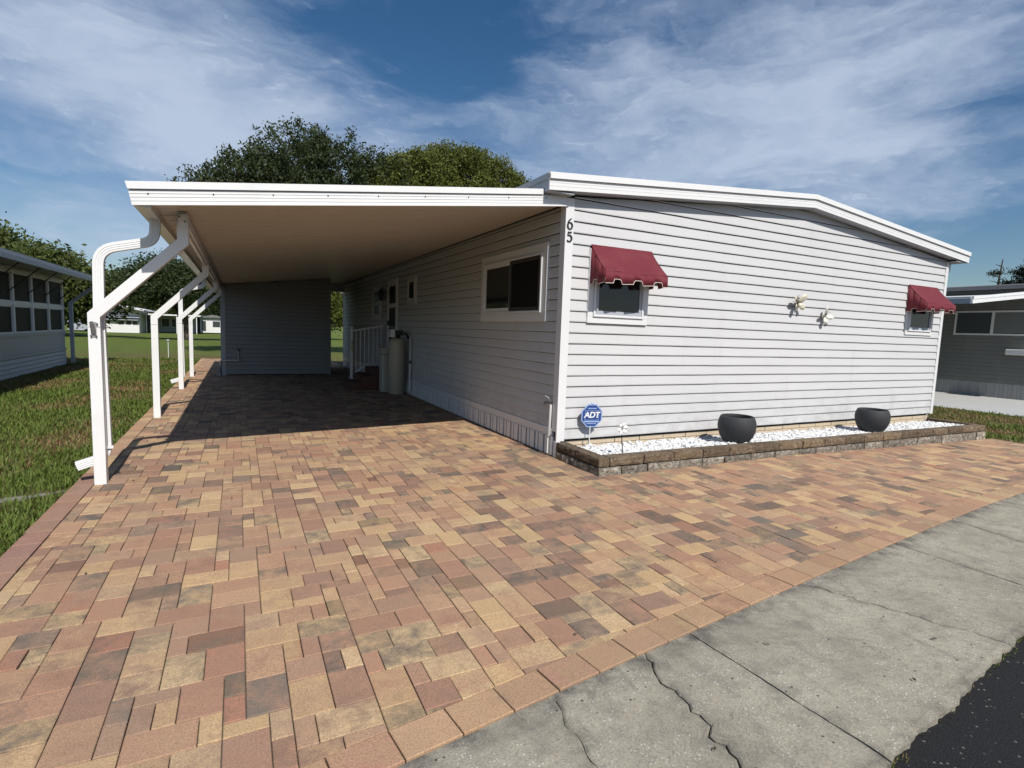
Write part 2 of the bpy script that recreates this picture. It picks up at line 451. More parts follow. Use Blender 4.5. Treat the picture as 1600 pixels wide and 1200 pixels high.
def sheet(name, xs, ys_fn, mat, dz, kind='structure'):
    """a ground sheet; xs list, ys_fn(x)-> list of y"""
    mb = MB(); cols = [[(x, y, zg(x, y) + dz) for y in ys_fn(x)] for x in xs]
    vs = [p for c in cols for p in c]; n = len(cols[0])
    fs = [(i * n + j, (i + 1) * n + j, (i + 1) * n + j + 1, i * n + j + 1) for i in range(len(xs) - 1) for j in range(n - 1)]
    mb.add(vs, fs)
    o = mb.build(name, mat, None, origin=(0, 0, 0)); tag(o, kind=kind); return o


gx = [-900, -300, -100, -50, -25] + list(np.linspace(-16, 20, 37)) + [30, 50, 100, 300, 900]
gy = [-300, -60, -20, -10, -5, -3, -1, 0, 1, 3, 6, 10, 15, 20, 25, 30, 35, 40, 45, 50, 55, 60, 65, 70, 100, 300, 1200]
ground = sheet('ground', gx, lambda x: gy, 'turf', -.045); tag(ground, 'green and brown lawn around the homes', 'lawn')
street = sheet('street', list(np.linspace(-40, 60, 81)), lambda x: [-40, -12, asph_y(x) - 1.5, asph_y(max(-9, min(18, x))) + .035], 'asphalt', -.030)
tag(street, 'black asphalt street along the concrete strip', 'street')

# ---- pavers -------------------------------------------------------------
MOD = .0777; X0 = -4.505; XR = 8.40; YB = 18.35; Y0 = -4.0
PAL = [((.430, .245, .165), 10), ((.470, .300, .190), 10), ((.340, .190, .138), 6), ((.570, .405, .220), 10), ((.600, .450, .260), 6), ((.375, .250, .178), 8),
       ((.270, .170, .130), 5), ((.150, .140, .128), 1.5), ((.390, .185, .125), 1.5)]
PAL = [(tuple(k * c for c, k in zip(p, (1.08, 1.025, .985))), int(w * 2)) for p, w in PAL]
PC = [p for p, w in PAL for _ in range(w)]
BORD = [((.45, .268, .168), 6), ((.49, .312, .188), 6), ((.39, .218, .145), 3), ((.59, .418, .222), 3)]
BC = [p for p, w in BORD for _ in range(w)]
DARK = (.095, .093, .086)


def colour(border=False, warm=0.):
    a = random.choice(BC if border else PC)
    j = random.uniform(.88, 1.12); a = tuple(c * j for c in a)
    r = random.random()
    if border: b = tuple(c * random.uniform(.85, 1.15) for c in random.choice(BC)); s = .35
    elif r < .14: b = DARK; s = random.uniform(.30, .62)
    elif r < .22: b = (.13, .115, .10); s = .5
    else: b = random.choice(PC); s = random.uniform(.3, .6)
    if b is DARK and random.random() < .3: a = tuple(c * .6 for c in a)
    return a, b, s


nx = int((XR - X0) / MOD); ny = int((YB - Y0) / MOD)


def inside(i, j):
    x = X0 + (i + .5) * MOD; y = Y0 + (j + .5) * MOD
    if y < edge_y(x) + .05: return False
    if x > .02 and y > -.86: return False
    if y > 11.2 and -3.7 < x < -1.0 and y < 14.3: return False
    return True


grid = np.zeros((nx, ny), dtype=np.int8)
for i in range(nx):
    for j in range(ny): grid[i, j] = 1 if inside(i, j) else 0
rects = []
shapes = [((2, 3), 7), ((3, 2), 10), ((2, 2), 6), ((2, 1), 1.6), ((1, 2), 3.0)]
own = -np.ones((nx + 1, ny + 1), dtype=int)
for j in range(ny):
    for i in range(nx):
        if grid[i, j] != 1: continue
        cand = []
        for (w, h), wt in shapes:
            if i + w > nx or j + h > ny: continue
            if (grid[i:i + w, j:j + h] == 1).all():
                # avoid leaving a one-cell sliver on the right
                if i + w < nx and grid[i + w, j] == 1 and (i + w + 1 >= nx or grid[i + w + 1, j] != 1): wt *= .12
                if j:                                        # break long straight joints
                    if i and own[i, j - 1] != own[i - 1, j - 1]: wt *= .45
                    if i + w < nx and own[i + w, j - 1] != own[i + w - 1, j - 1]: wt *= .30
                cand.append(((w, h), wt))
        if cand: (w, h), = random.choices([c[0] for c in cand], [c[1] for c in cand])
        else: w, h = 1, 1
        grid[i:i + w, j:j + h] = 2; own[i:i + w, j:j + h] = len(rects)
        rects.append((X0 + i * MOD, Y0 + j * MOD, X0 + (i + w) * MOD, Y0 + (j + h) * MOD))


def clip(poly, nrm, d):
    out = []
    for k in range(len(poly)):
        a, b = poly[k], poly[(k + 1) % len(poly)]
        da = a[0] * nrm[0] + a[1] * nrm[1] - d; db = b[0] * nrm[0] + b[1] * nrm[1] - d
        if da >= 0: out.append(a)
        if (da >= 0) != (db >= 0):
            t = da / (da - db); out.append((a[0] + t * (b[0] - a[0]), a[1] + t * (b[1] - a[1])))
    return out


def area2(p): return sum(p[k][0] * p[(k + 1) % len(p)][1] - p[(k + 1) % len(p)][0] * p[k][1] for k in range(len(p))) / 2


GAP = .0017
BW = .158                                                   # border depth
pavers = []                                                 # (polygon, border?)
for x0, y0, x1, y1 in rects:
    poly = [(x0 + GAP, y0 + GAP), (x1 - GAP, y0 + GAP), (x1 - GAP, y1 - GAP), (x0 + GAP, y1 - GAP)]
    if y0 < edge_y((x0 + x1) / 2) + .5:
        xc = (x0 + x1) / 2; s = .128 - .007 * (xc + 1.32); L_ = math.hypot(s, 1); nrm = (-s / L_, 1 / L_)
        d = nrm[0] * xc + nrm[1] * (edge_y(xc)) + BW + .006
        poly = clip(poly, nrm, d)
        if len(poly) < 3 or area2(poly) < .0008: continue
    pavers.append((poly, 0))
x = -4.665
while x < XR - .1:                                          # border along the street
    w = .229; s = .128 - .007 * (x + 1.32); L_ = math.hypot(s, 1); tx, ty = 1 / L_, s / L_; n_ = (-ty, tx)
    p0 = (x, edge_y(x)); g = .003
    pavers.append(([(p0[0] + tx * g, p0[1] + ty * g), (p0[0] + tx * (w - g), p0[1] + ty * (w - g)),
                    (p0[0] + tx * (w - g) + n_[0] * BW, p0[1] + ty * (w - g) + n_[1] * BW), (p0[0] + tx * g + n_[0] * BW, p0[1] + ty * g + n_[1] * BW)], 1))
    x += w * tx
y = edge_y(-4.6) + BW + .02
while y < YB:                                               # border along the lawn
    w = .232; j = random.uniform(-.004, .004)
    pavers.append(([(-4.664 + j, y + .003), (-4.511, y + .003), (-4.511, y + w - .003), (-4.664 + j, y + w - .003)], 2)); y += w


def paver_geo(poly):
    dz = random.gauss(0, .0013); sxx = random.gauss(0, .006); syy = random.gauss(0, .006)
    cx = sum(p[0] for p in poly) / len(poly); cy = sum(p[1] for p in poly) / len(poly)
    def top(p, d): return (p[0], p[1], zg(p[0], p[1]) + dz + (p[0] - cx) * sxx + (p[1] - cy) * syy + d)
    n = len(poly); ins = []
    for p in poly:
        dx, dy = cx - p[0], cy - p[1]; l = math.hypot(dx, dy); k = min(.0045, l * .25)
        ins.append((p[0] + dx / l * k, p[1] + dy / l * k))
    vs = [top(p, 0) for p in ins] + [top(p, -.0028) for p in poly] + [top(p, -.045) for p in poly]
    fs = [tuple(range(n))]
    for k in range(n):
        m = (k + 1) % n; fs.append((n + k, n + m, m, k)); fs.append((2 * n + k, 2 * n + m, n + m, n + k))
    return vs, fs, (cx, cy)


def project(p):
    d = Vector(p) - CAMP; c = [sum(CR[k][i] * d[i] for i in range(3)) for k in range(3)]
    if c[2] < .1: return None
    return (837.2 * c[0] / c[2] + 800, 837.2 * c[1] / c[2] + 600)


def px_area(poly):
    q = [project((p[0], p[1], zg(*p))) for p in poly]
    if any(k is None for k in q): return 0
    mx = sum(k[0] for k in q) / len(q); my = sum(k[1] for k in q) / len(q)
    if not (-20 < mx < 1620 and 0 < my < 1210): return 0
    return abs(area2(q))


base = MB()
def yl(x): return [edge_y(x) + .01] + list(np.linspace(edge_y(x) + .4, -.80, 6)) + (list(np.linspace(.0, YB - .01, 12)) if x <= .06 else list(np.linspace(-.795, -.7, 12)))
driveway = sheet('driveway', [-4.65, -4, -3, -2, -1, .05] + [.06] + list(np.linspace(1, XR - .03, 9)), yl, 'sand', -.020)
tag(driveway, 'multicoloured brick paver driveway', 'driveway'); WLOC[driveway] = Vector((0, 0, 0))
order = sorted(range(len(pavers)), key=lambda k: -px_area(pavers[k][0]))
big = set(order[:300])
V, F, CA, CB, SD = [], [], [], [], []
for k, (poly, bd) in enumerate(pavers):
    vs, fs, (cx, cy) = paver_geo(poly); a, b, s = colour(bd > 0)
    if bd == 2 and cy < 1.0: a = tuple(k * random.uniform(.9, 1.1) for k in (.335, .185, .140)); b = (.39, .225, .165)
    sdv = (s, random.random(), random.random())
    if k in big:
        mb = MB().add(vs, fs); o = mb.build('paver', 'paver', driveway, recalc=False, origin=(cx, cy, zg(cx, cy) - .045))
        nf = len(fs); attr(o.data, 'ca', [(*a, 1)] * nf); attr(o.data, 'cb', [(*b, 1)] * nf); attr(o.data, 'sd', [sdv] * nf, 'FLOAT_VECTOR')
    else:
        n = len(V); V += vs; F += [tuple(q + n for q in f) for f in fs]; nf = len(fs)
        CA += [(*a, 1)] * nf; CB += [(*b, 1)] * nf; SD += [sdv] * nf
mb = MB(); mb.add(V, F); o = mb.build('paver_field', 'paver', driveway, origin=(0, 0, 0), recalc=False)
attr(o.data, 'ca', CA); attr(o.data, 'cb', CB); attr(o.data, 'sd', SD, 'FLOAT_VECTOR'); tag(o, kind='stuff')

# ---- concrete strip: slabs between joints and cracks ---------------------
walk = sheet('sidewalk', list(np.linspace(-30, 40, 71)), lambda x: [asph_y(max(-9, min(18, x))) + .03, edge_y(max(-9, min(18, x))) - .012], 'sand', -.032)
tag(walk, 'weathered grey concrete strip between pavers and street', 'sidewalk'); WLOC[walk] = Vector((0, 0, 0))


def div(xa, xb, wob, gap, seed, n=30):
    r = random.Random(seed); pts = []; off = 0
    for k in range(n + 1):
        t = k / n; off += r.gauss(0, wob); off *= .80
        xx = xa + (xb - xa) * t + off
        yy = edge_y(xx) - .006 + (asph_y(xx) - edge_y(xx) + .012) * t
        pts.append((xx, yy, gap * r.uniform(.35, 1.2) if wob > .006 else gap))
    return pts


divs = [div(-9, -9, 0, .004, 1), div(-6.6, -6.6, .001, .004, 1), div(-4.2, -4.1, .001, .004, 1), div(-2.24, -2.35, .012, .0022, 8), div(-1.69, -1.80, .016, .0055, 2), div(-1.335, -1.27, .0015, .0042, 3),
        div(-.27, .12, .015, .0040, 4), div(1.03, 1.07, .0015, .0040, 5), div(2.12, 1.98, .0015, .0035, 6)]
xx = 3.3
while xx < 19: divs.append(div(xx, xx + .02, .001, .004, int(xx * 10))); xx += 1.2
for k in range(len(divs) - 1):
    A, B = divs[k], divs[k + 1]; r = random.Random(k + 50); mb = MB(); nn = len(A); m = 44
    vs = []; ed = []
    for i in range(nn):
        xa, ya, ga = A[i]; xb, yb, gb = B[i]
        for q in range(m + 1):
            t = q / m; x = xa + ga + (xb - gb - xa - ga) * t; y = ya + (yb - ya) * t
            if i == nn - 1: y += r.uniform(-.005, .006) + .010 * math.sin(x * 7.) * math.sin(x * 2.3) + .005 * math.sin(x * 31 + 1)      # ragged street side
            dzz = -.001 if 0 < q < m else -.006
            dzz += r.gauss(0, .0008) - (.004 if i == nn - 1 else 0)
            vs.append((x, y, zg(x, y) - .004 + dzz))
            e = math.exp(-t * abs(xb - xa) / .035) * (1 if k > 0 and ga else 0) + math.exp(-(1 - t) * abs(xb - xa) / .035)
            e = .55 * e + max(0, 1.0 - i * .22) + (.5 if i >= nn - 2 else 0)
            ed.append(min(1, e))
    fs = [(i * (m + 1) + q, (i + 1) * (m + 1) + q, (i + 1) * (m + 1) + q + 1, i * (m + 1) + q + 1) for i in range(nn - 1) for q in range(m)]
    # skirt round the slab
    loop = [q for q in range(m + 1)] + [i * (m + 1) + m for i in range(1, nn)] + [(nn - 1) * (m + 1) + q for q in range(m - 1, -1, -1)] + [i * (m + 1) for i in range(nn - 2, 0, -1)]
    n0 = len(vs)
    for q in loop: vs.append((vs[q][0], vs[q][1], vs[q][2] - .09)); ed.append(1)
    for q in range(len(loop)):
        w = (q + 1) % len(loop); fs.append((loop[q], loop[w], n0 + w, n0 + q))
    mb.add(vs, fs); o = mb.build('concrete_slab', 'concrete', walk)
    attr(o.data, 'edge', ed, 'FLOAT', 'POINT')

# neighbour's concrete drive
nd = sheet('concrete_drive', [14.4, 16, 18, 20.3], lambda x: [-6, -2, 2, 6, 10, 16, 22], 'slab_pale', -.030)
tag(nd, 'pale concrete drive beside the dark grey home', 'driveway')

# ================================================================== HOUSE
HW = 8.23; HL = 14.62; ZS = .215; CO = .127
house = empty('mobile_home', (4.115, 7.3, 0), 'light grey lap sided manufactured home with white trim and the number 65', 'house')
OV = .16; RX = .335                                     # front overhang, side overhang


def gable(x): return 3.02 + .0965 * (4.115 - abs(x - 4.115))


def board_front(x0, x1, z0, z1, y, mat, parent, top=None, seed=0, axis='x', segs=26, lip=.021, name='siding_board'):
    """one lapped course: wedge section, lower edge proud"""
    r = random.Random(seed); mb = MB(); rings = []
    for k in range(segs + 1):
        t = x0 + (x1 - x0) * k / segs
        zt = z1 if top is None else min(z1, top(t))
        if zt <= z0 + .002: zt = z0 + .002
        j = r.gauss(0, .0009); jy = r.gauss(0, .0007)
        sec = [(-lip + jy, z0 + j), (-lip + jy - .0015, z0 + .012 + j), (-.006 + jy, max(z0 + .003, zt - .006)), (.006, max(z0 + .003, zt - .006)), (.006, z0 + .016), (-lip + .004 + jy, z0 + .002 + j)]
        if axis == 'x': rings.append([(t, y + a, b) for a, b in sec])
        else: rings.append([(y + a, t, b) for a, b in sec])
    mb.loft(rings); return mb.build(name, mat, parent)


# front wall backing and courses
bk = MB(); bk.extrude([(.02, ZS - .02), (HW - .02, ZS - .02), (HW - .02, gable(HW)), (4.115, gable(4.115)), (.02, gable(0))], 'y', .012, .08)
front = bk.build('front_wall', 'gap_shade', house)
k = 0
while ZS + k * CO < gable(4.115) - .02:
    z0 = ZS + k * CO; z1 = z0 + CO; lim = gable(0)
    xa, xb = .085, HW - .062
    if z0 > lim - .01:
        dxx = (z0 - 3.02) / .0965; xa = max(xa, dxx + .01); xb = min(xb, HW - dxx - .01)
    if xb - xa > .3: board_front(xa, xb, z0, z1, 0., 'siding_front', front, top=gable, seed=k)
    k += 1
sidew = MB().box(.012, .08, .1, HL, .2, 3.0).build('side_wall', 'gap_shade', house)
for k in range(1, 22):
    board_front(.085, HL - .06, ZS + k * CO, ZS + (k + 1) * CO, 0., 'siding_side', sidew, top=lambda t: 2.93, seed=100 + k, axis='y', segs=34)
MB().box(HW - .08, HW, .1, HL, .2, 3.0).build('far_side_wall', 'siding_side', house)
MB().box(0.1, HW - .1, HL - .08, HL, .2, 3.02).build('rear_wall', 'siding_front', house)
# corner trims
MB().box(-.026, .085, -.026, .004, ZS - .02, 3.0).box(-.026, .004, .0, .085, ZS + .09, 2.95).build('corner_trim', 'white_vinyl', house, .003)
MB().box(HW - .062, HW + .022, -.026, .0, ZS - .01, 3.0).box(HW + .0, HW + .022, .0, .085, ZS, 3.0).build('corner_trim', 'white_vinyl', house, .003)
MB().box(-.026, .004, HL - .06, HL + .02, .3, 2.95).build('corner_trim', 'white_vinyl', house)
# below the front siding: gap whose shade is the near-black backing, tan foundation blocks
MB().box(.06, HW - .05, .034, .08, -.25, ZS - .02).build('foundation_wall', 'sand', house)
fw = [o for o in house.children if o.name.startswith('foundation_wall')][0]
for row, (za, zb) in enumerate(((.128, .182), (.028, .122), (-.072, .022))):
    x = .07 - (.2 if row % 2 else 0)
    while x < HW - .08:
        x1 = min(x + .40, HW - .06); xa = max(x, .06)
        if x1 - xa > .05:
            mb = MB().box(xa + .005, x1 - .005, .016 + random.uniform(0, .004) - .012 * row, .034, za - .006 * xa / 8, zb - .006 * xa / 8)
            mb.build('foundation_block', 'found_block', fw, .003)
        x += .40
# lower corner post
MB().box(-.03, .03, -.03, .03, .0, ZS - .02).build('corner_post', 'white_vinyl', house, .003)
# skirting on the carport side: trim band and ribbed sheet
sk = MB(); prof = [(-.012, .342), (-.032, .335), (-.034, .262), (-.020, .250), (-.020, .235), (.01, .235), (.01, .342)]
sk.extrude(prof, 'y', .09, HL); sk.build('skirting_band', 'white_vinyl', house)
sks = MB().box(-.010, .0, .05, HL, .004, .240).build('skirting_sheet', 'grey_metal', house)
rib0 = None; y = .06; kk = 0
while y < HL - .1:
    if rib0 is None: rib0 = MB().box(-.030, -.010, y, y + .048, .010, .236).build('skirting_rib', 'white_vinyl', sks, .004); q = rib0
    else: q = rib0.copy(); COL.objects.link(q); q.location = rib0.location + Vector((0, y - .06, 0))
    y += .052 if kk % 3 == 0 else .078 if kk % 3 == 1 else .095; kk += 1
MB().box(.0, .02, .05, HL, -.03, .235).build('skirting_backing', 'sand', house)

# roof: fascia on the gable, eaves, roof skin and soffit
ZE, ZR = 3.19, 3.585                                     # fascia tops at the eaves / ridge


def fascia_strip(mb, pts_top, h0, h1, y0, y1):
    vs = []
    for (x, z) in pts_top: vs += [(x, y0, z - h0), (x, y1, z - h0), (x, y1, z - h1), (x, y0, z - h1)]
    n = len(pts_top); fs = [(0, 1, 2, 3)]
    for i in range(n - 1):
        for j in range(4): fs.append((i * 4 + j, i * 4 + (j + 1) % 4, (i + 1) * 4 + (j + 1) % 4, (i + 1) * 4 + j))
    fs.append(tuple((n - 1) * 4 + j for j in (3, 2, 1, 0))); mb.add(vs, fs)


tops = [(-RX, ZE), (4.13, ZR), (HW + RX + .06, ZE)]
mb = MB(); fascia_strip(mb, tops, .064, .178, -OV, -OV + .02)
for d in (.098, .134): fascia_strip(mb, tops, d, d + .003, -OV - .002, -OV + .001)
roof = MB()
fascia_strip(roof, [(-RX - .01, ZE + .004), (4.13, ZR + .004), (HW + RX + .07, ZE + .004)], -.0, .02, -OV - .02, HL + .15)
roof = roof.build('roof', 'roof_white', house)
mb.build('fascia_board', 'white_metal', roof)
mb = MB(); fascia_strip(mb, tops, -.002, .062, -OV - .022, -OV + .02); mb.build('drip_edge', 'white_metal', roof)
mb = MB(); fascia_strip(mb, [(x, z - .172) for x, z in tops], 0, .01, -OV + .02, .03); mb.build('soffit', 'grey_shade_trim', roof)
for sx_, xx in ((-1, -RX), (1, HW + RX + .06)):
    mb = MB(); mb.box(min(xx, xx - sx_ * .02), max(xx, xx - sx_ * .02), -OV + .02, HL + .15, ZE - .178, ZE - .064)
    mb.box(min(xx + sx_ * .012, xx - sx_ * .02), max(xx + sx_ * .012, xx - sx_ * .02), -OV + .02, HL + .15, ZE - .062, ZE + .001)
    mb.build('eave_fascia', 'grey_shade_trim' if sx_ < 0 else 'white_metal', roof)  # left fascia grey: its shade is put into the colour
mb = MB().box(-RX + .02, .0, -OV + .02, HL, ZE - .185, ZE - .175); mb.build('eave_soffit', 'grey_shade_trim', roof)
mb = MB().box(HW, HW + RX + .04, -OV + .02, HL, ZE - .185, ZE - .175); mb.build('eave_soffit', 'grey_shade_trim', roof)
# downspout on the far side
MB().tube([(HW + .3, .12, 3.0), (HW + .3, .12, 2.9), (HW + .06, .12, 2.62), (HW + .06, .12, .1)], .035, 4, .03).build('downspout', 'white_metal', house)

# house number
def stroke(mb, pts, w, y0, y1):
    n = len(pts); L_, R_ = [], []
    for i, (x, z) in enumerate(pts):
        a = pts[max(0, i - 1)]; b = pts[min(n - 1, i + 1)]; dx, dz = b[0] - a[0], b[1] - a[1]; l = math.hypot(dx, dz) or 1
        ww = w[i] if isinstance(w, list) else w
        L_.append((x - dz / l * ww, z + dx / l * ww)); R_.append((x + dz / l * ww, z - dx / l * ww))
    rings = [[(L_[i][0], y0, L_[i][1]), (R_[i][0], y0, R_[i][1]), (R_[i][0], y1, R_[i][1]), (L_[i][0], y1, L_[i][1])] for i in range(n)]
    mb.loft(rings)


def arc(cx, cz, rx, rz, a0, a1, n): return [(cx + rx * math.cos(RAD(a0 + (a1 - a0) * k / n)), cz + rz * math.sin(RAD(a0 + (a1 - a0) * k / n))) for k in range(n + 1)]


cx = .030
mb = MB(); bowl = arc(cx, 2.692, .030, .037, 130, -230, 24)
stroke(mb, bowl, [.0045 + .006 * abs(math.cos(RAD(130 - 360 * k / 24))) for k in range(25)], -.036, -.0262)
stroke(mb, [(cx - .027, 2.700), (cx - .022, 2.733), (cx - .005, 2.758), (cx + .020, 2.776)], [.009, .009, .006, .0035], -.0355, -.0263)
mb.build('house_number', 'black_paint', house)
mb = MB(); stroke(mb, arc(cx - .004, 2.552, .032, .036, 125, -140, 22), [.005 + .006 * abs(math.cos(RAD(125 - 265 * k / 22))) for k in range(23)], -.036, -.0262)
stroke(mb, [(cx - .024, 2.580), (cx - .020, 2.618)], .005, -.0355, -.0263)
stroke(mb, [(cx - .024, 2.620), (cx + .004, 2.616), (cx + .028, 2.624)], [.006, .008, .006], -.0357, -.0264)
mb.build('house_number', 'black_paint', house)


def frame_rect(mb, axis, u0, u1, z0, z1, w, d0, d1, wb=None):
    """four bars of a rectangular frame; axis 'x': lies on a y-plane (d = y), 'y': on an x-plane (d = x)"""
    wb = wb or w
    for a, b, c, d in ((u0, u1, z1 - w, z1), (u0, u1, z0, z0 + wb), (u0, u0 + w, z0 + wb, z1 - w), (u1 - w, u1, z0 + wb, z1 - w)):
        if axis == 'x': mb.box(a, b, d0, d1, c, d)
        else: mb.box(d0, d1, a, b, c, d)
    return mb


def rect_plate(mb, axis, u0, u1, z0, z1, d0, d1):
    return mb.box(u0, u1, d0, d1, z0, z1) if axis == 'x' else mb.box(d0, d1, u0, u1, z0, z1)


def window(parent, axis, u0, u1, z0, z1, casing=.075, panes=None, name='window', trim='white_vinyl', glass='glass', sash=.05, sashmat='white_trim'):
    w = frame_rect(MB(), axis, u0, u1, z0, z1, casing, -.038, .005).build(name, trim, parent, .003)
    f = frame_rect(MB(), axis, u0 + casing, u1 - casing, z0 + casing, z1 - casing, .028, -.056, -.004).build('frame', trim, w, .004)
    a0, a1, b0, b1 = u0 + casing + .028, u1 - casing - .028, z0 + casing + .028, z1 - casing - .028
    for (pu0, pu1, pz0, pz1, gm, sm) in (panes or [(0, 1, 0, 1, glass, sashmat)]):
        q0, q1, r0, r1 = a0 + (a1 - a0) * pu0, a0 + (a1 - a0) * pu1, b0 + (b1 - b0) * pz0, b0 + (b1 - b0) * pz1
        dd = 0 if sm == sashmat else .006
        frame_rect(MB(), axis, q0, q1, r0, r1, sash, -.046 - dd, -.006).build('sash', sm, w, .003)
        rect_plate(MB(), axis, q0 + sash - .004, q1 - sash + .004, r0 + sash - .004, r1 - sash + .004, -.036, -.030).build('pane', gm, w)
    return w


window(house, 'x', .325, 1.232, 1.605, 2.47, .075, sash=.045, sashmat='grey_shade_trim')
window(house, 'x', 7.025, 7.89, 1.652, 2.47, .065, sash=.045, sashmat='grey_shade_trim')
sw_ = window(house, 'y', .33, 2.29, 1.605, 2.555, .11, [(0, .5, 0, 1, 'screen', 'dark_metal'), (.48, 1, 0, 1, 'glass', 'white_trim')], sash=.05)
window(house, 'y', 5.73, 6.37, 1.97, 2.57, .06, sash=.04)
window(house, 'y', 8.86, 9.82, 1.652, 2.52, .07, [(0, 1, 0, .48, 'glass', 'white_trim'), (0, 1, .48, 1, 'glass', 'white_trim')], sash=.04)
d = frame_rect(MB(), 'y', 7.22, 8.09, .50, 2.62, .07, -.05, .005, .04).build('door', 'white_trim', house, .003)
rect_plate(MB(), 'y', 7.29, 8.02, .54, 2.55, -.034, -.012).build('door_leaf', 'white_trim', d)
for za, zb in ((.75, 1.93), (2.03, 2.44)): rect_plate(MB(), 'y', 7.37, 7.94, za, zb, -.040, -.032).build('pane', 'glass', d)
MB().box(-.075, -.03, 7.96, 7.985, 1.50, 1.62).build('handle', 'dark_metal', d)
# outline of an access panel low on the side wall
ap = frame_rect(MB(), 'y', 4.76, 5.86, .36, 1.54, .022, -.024, .0).build('access_panel', 'siding_side', house)

# ================================================================== CARPORT
carport = empty('carport', (-2.2, 7.2, 0), 'white aluminium carport roof on bent white posts beside the home', 'carport')
CX0 = -4.09; CYB = 14.5; CF = -.035


def zu(x): return 2.906 + .1305 * x                     # underside of the front fascia


# roof pans with flutes, running down the slope
yy = .02; k = 0
while yy < CYB - .01:
    y1 = min(yy + .305, CYB); prof = []
    a = yy + .002
    prof = [(a, .040)]
    for q in range(6):
        u = a + .012 + q * .048
        prof += [(u, .040), (u + .004, .030), (u + .040, .030), (u + .044, .040)]
    prof += [(y1 - .012, .040), (y1 - .008, .026), (y1 - .001, .026)]
    prof = [p for p in prof if p[0] <= y1]
    top = [(y1 - .001, .075), (a, .075)]
    mb = MB(); mb.loft([[(CX0 + .02, p[0], zu(CX0 + .02) + p[1]) for p in prof + top], [(-.018, p[0], zu(-.018) + p[1]) for p in prof + top]])
    mb.build('roof_panel', 'pan_ceiling', carport); yy += .305; k += 1


def slope_bar(mb, x0, x1, y0, y1, h0, h1, sl=0.):
    """bar following the roof slope; sl: extra reach of the top at the outer end"""
    vs = [(x0, y0, zu(x0) + h0), (x1, y0, zu(x1) + h0), (x1, y1, zu(x1) + h0), (x0, y1, zu(x0) + h0),
          (x0 - sl, y0, zu(x0 - sl) + h1), (x1, y0, zu(x1) + h1), (x1, y1, zu(x1) + h1), (x0 - sl, y1, zu(x0 - sl) + h1)]
    mb.add(vs, [(3, 2, 1, 0), (4, 5, 6, 7), (0, 1, 5, 4), (1, 2, 6, 5), (2, 3, 7, 6), (3, 0, 4, 7)])


mb = MB(); slope_bar(mb, CX0, -.03, CF, CF + .02, 0, .112, .022)
for h in (.030, .060, .088): slope_bar(mb, CX0 - .22 * h, -.03, CF - .003, CF + .001, h, h + .004)
slope_bar(mb, CX0, -.03, CF - .010, CF + .018, -.004, .012)
fa = mb.build('front_fascia', 'white_metal', carport)
mb = MB(); slope_bar(mb, CX0 - .024, -.345, CF - .016, CF + .02, .122, .180, .016); mb.build('drip_edge', 'white_metal', carport)
mb = MB(); slope_bar(mb, CX0 - .01, -.03, CF + .004, CF + .02, .108, .126); mb.build('flashing', 'grey_shade_trim', carport)
xs_ = -3.98
while xs_ < -.2:
    MB().lathe((xs_, 0, 0), [(0.0, 0), (.006, 0), (.006, .004), (0, .006)], 8).build('screw', 'screw', carport)
    s_ = [o for o in carport.children if o.name.startswith('screw')][-1]
    s_.rotation_euler = (RAD(90), 0, 0); s_.location = Vector((xs_, CF - .002, zu(xs_) + .086)) - WLOC[carport]; xs_ += .46
# gutter down the outer edge
gp = [(CX0 - .022, zu(CX0) + .165), (CX0 + .004, zu(CX0) - .0), (CX0 + .12, zu(CX0) - .012), (CX0 + .125, zu(CX0) + .05), (CX0 + .13, zu(CX0) + .165)]
MB().extrude(gp, 'y', CF + .022, CYB + .02).build('gutter', 'white_metal', carport)
BX = -3.785                                              # header beam over the posts
MB().box(BX - .04, BX + .04, .43, 11.05, zu(BX) - .085, zu(BX) + .022).build('header_beam', 'white_metal', carport, .004)
MB().box(BX - .012, BX + .012, .53, 11.05, zu(BX) - .120, zu(BX) - .087).build('beam_flange', 'white_metal', carport)
MB().box(-3.70, -.02, CYB - .04, CYB, 2.62, 2.94).build('rear_header', 'white_metal', carport)
for py in (.47, 4.17, 7.96, 10.84):
    mb = MB(); mb.ref = Vector((0, 1, 0))
    path = [(-4.455, py, zg(-4.455, py)), (-4.455, py, 1.49), (BX, py, 2.175), (BX, py, zu(BX) - .07)]
    ps = mb.tube(path, .0445, 4, .0445, smooth=False).build('post', 'white_metal', carport, .004)
    for pa, pb in ((path[1], path[2]),):
        pass
    MB().box(-4.4999, -4.4101, py - .0458, py - .0443, 1.385, 1.389).build('seam', 'grey_metal', ps)
    br = MB().box(BX - .03, BX + .03, py - .056, py - .046, zu(BX) - .12, zu(BX) + .0).build('bracket', 'white_metal', ps)
    mb = MB()
    for a_, b_ in ((-.02, -.02), (.02, -.06)): mb.box(BX + a_ - .006, BX + a_ + .006, py - .062, py - .056, zu(BX) + b_ - .006, zu(BX) + b_ + .006)
    mb.build('bolt', 'screw', br)


def curve_pts(pts, r=.09, n=6):
    out = [Vector(pts[0])]
    for i in range(1, len(pts) - 1):
        p = Vector(pts[i]); a = (Vector(pts[i - 1]) - p); b = (Vector(pts[i + 1]) - p); ra = min(r, a.length * .45, b.length * .45)
        pa = p + a.normalized() * ra; pb = p + b.normalized() * ra
        for k in range(n + 1):
            t = k / n; out.append(pa * (1 - t) ** 2 + p * 2 * t * (1 - t) + pb * t * t)
    out.append(Vector(pts[-1])); return out


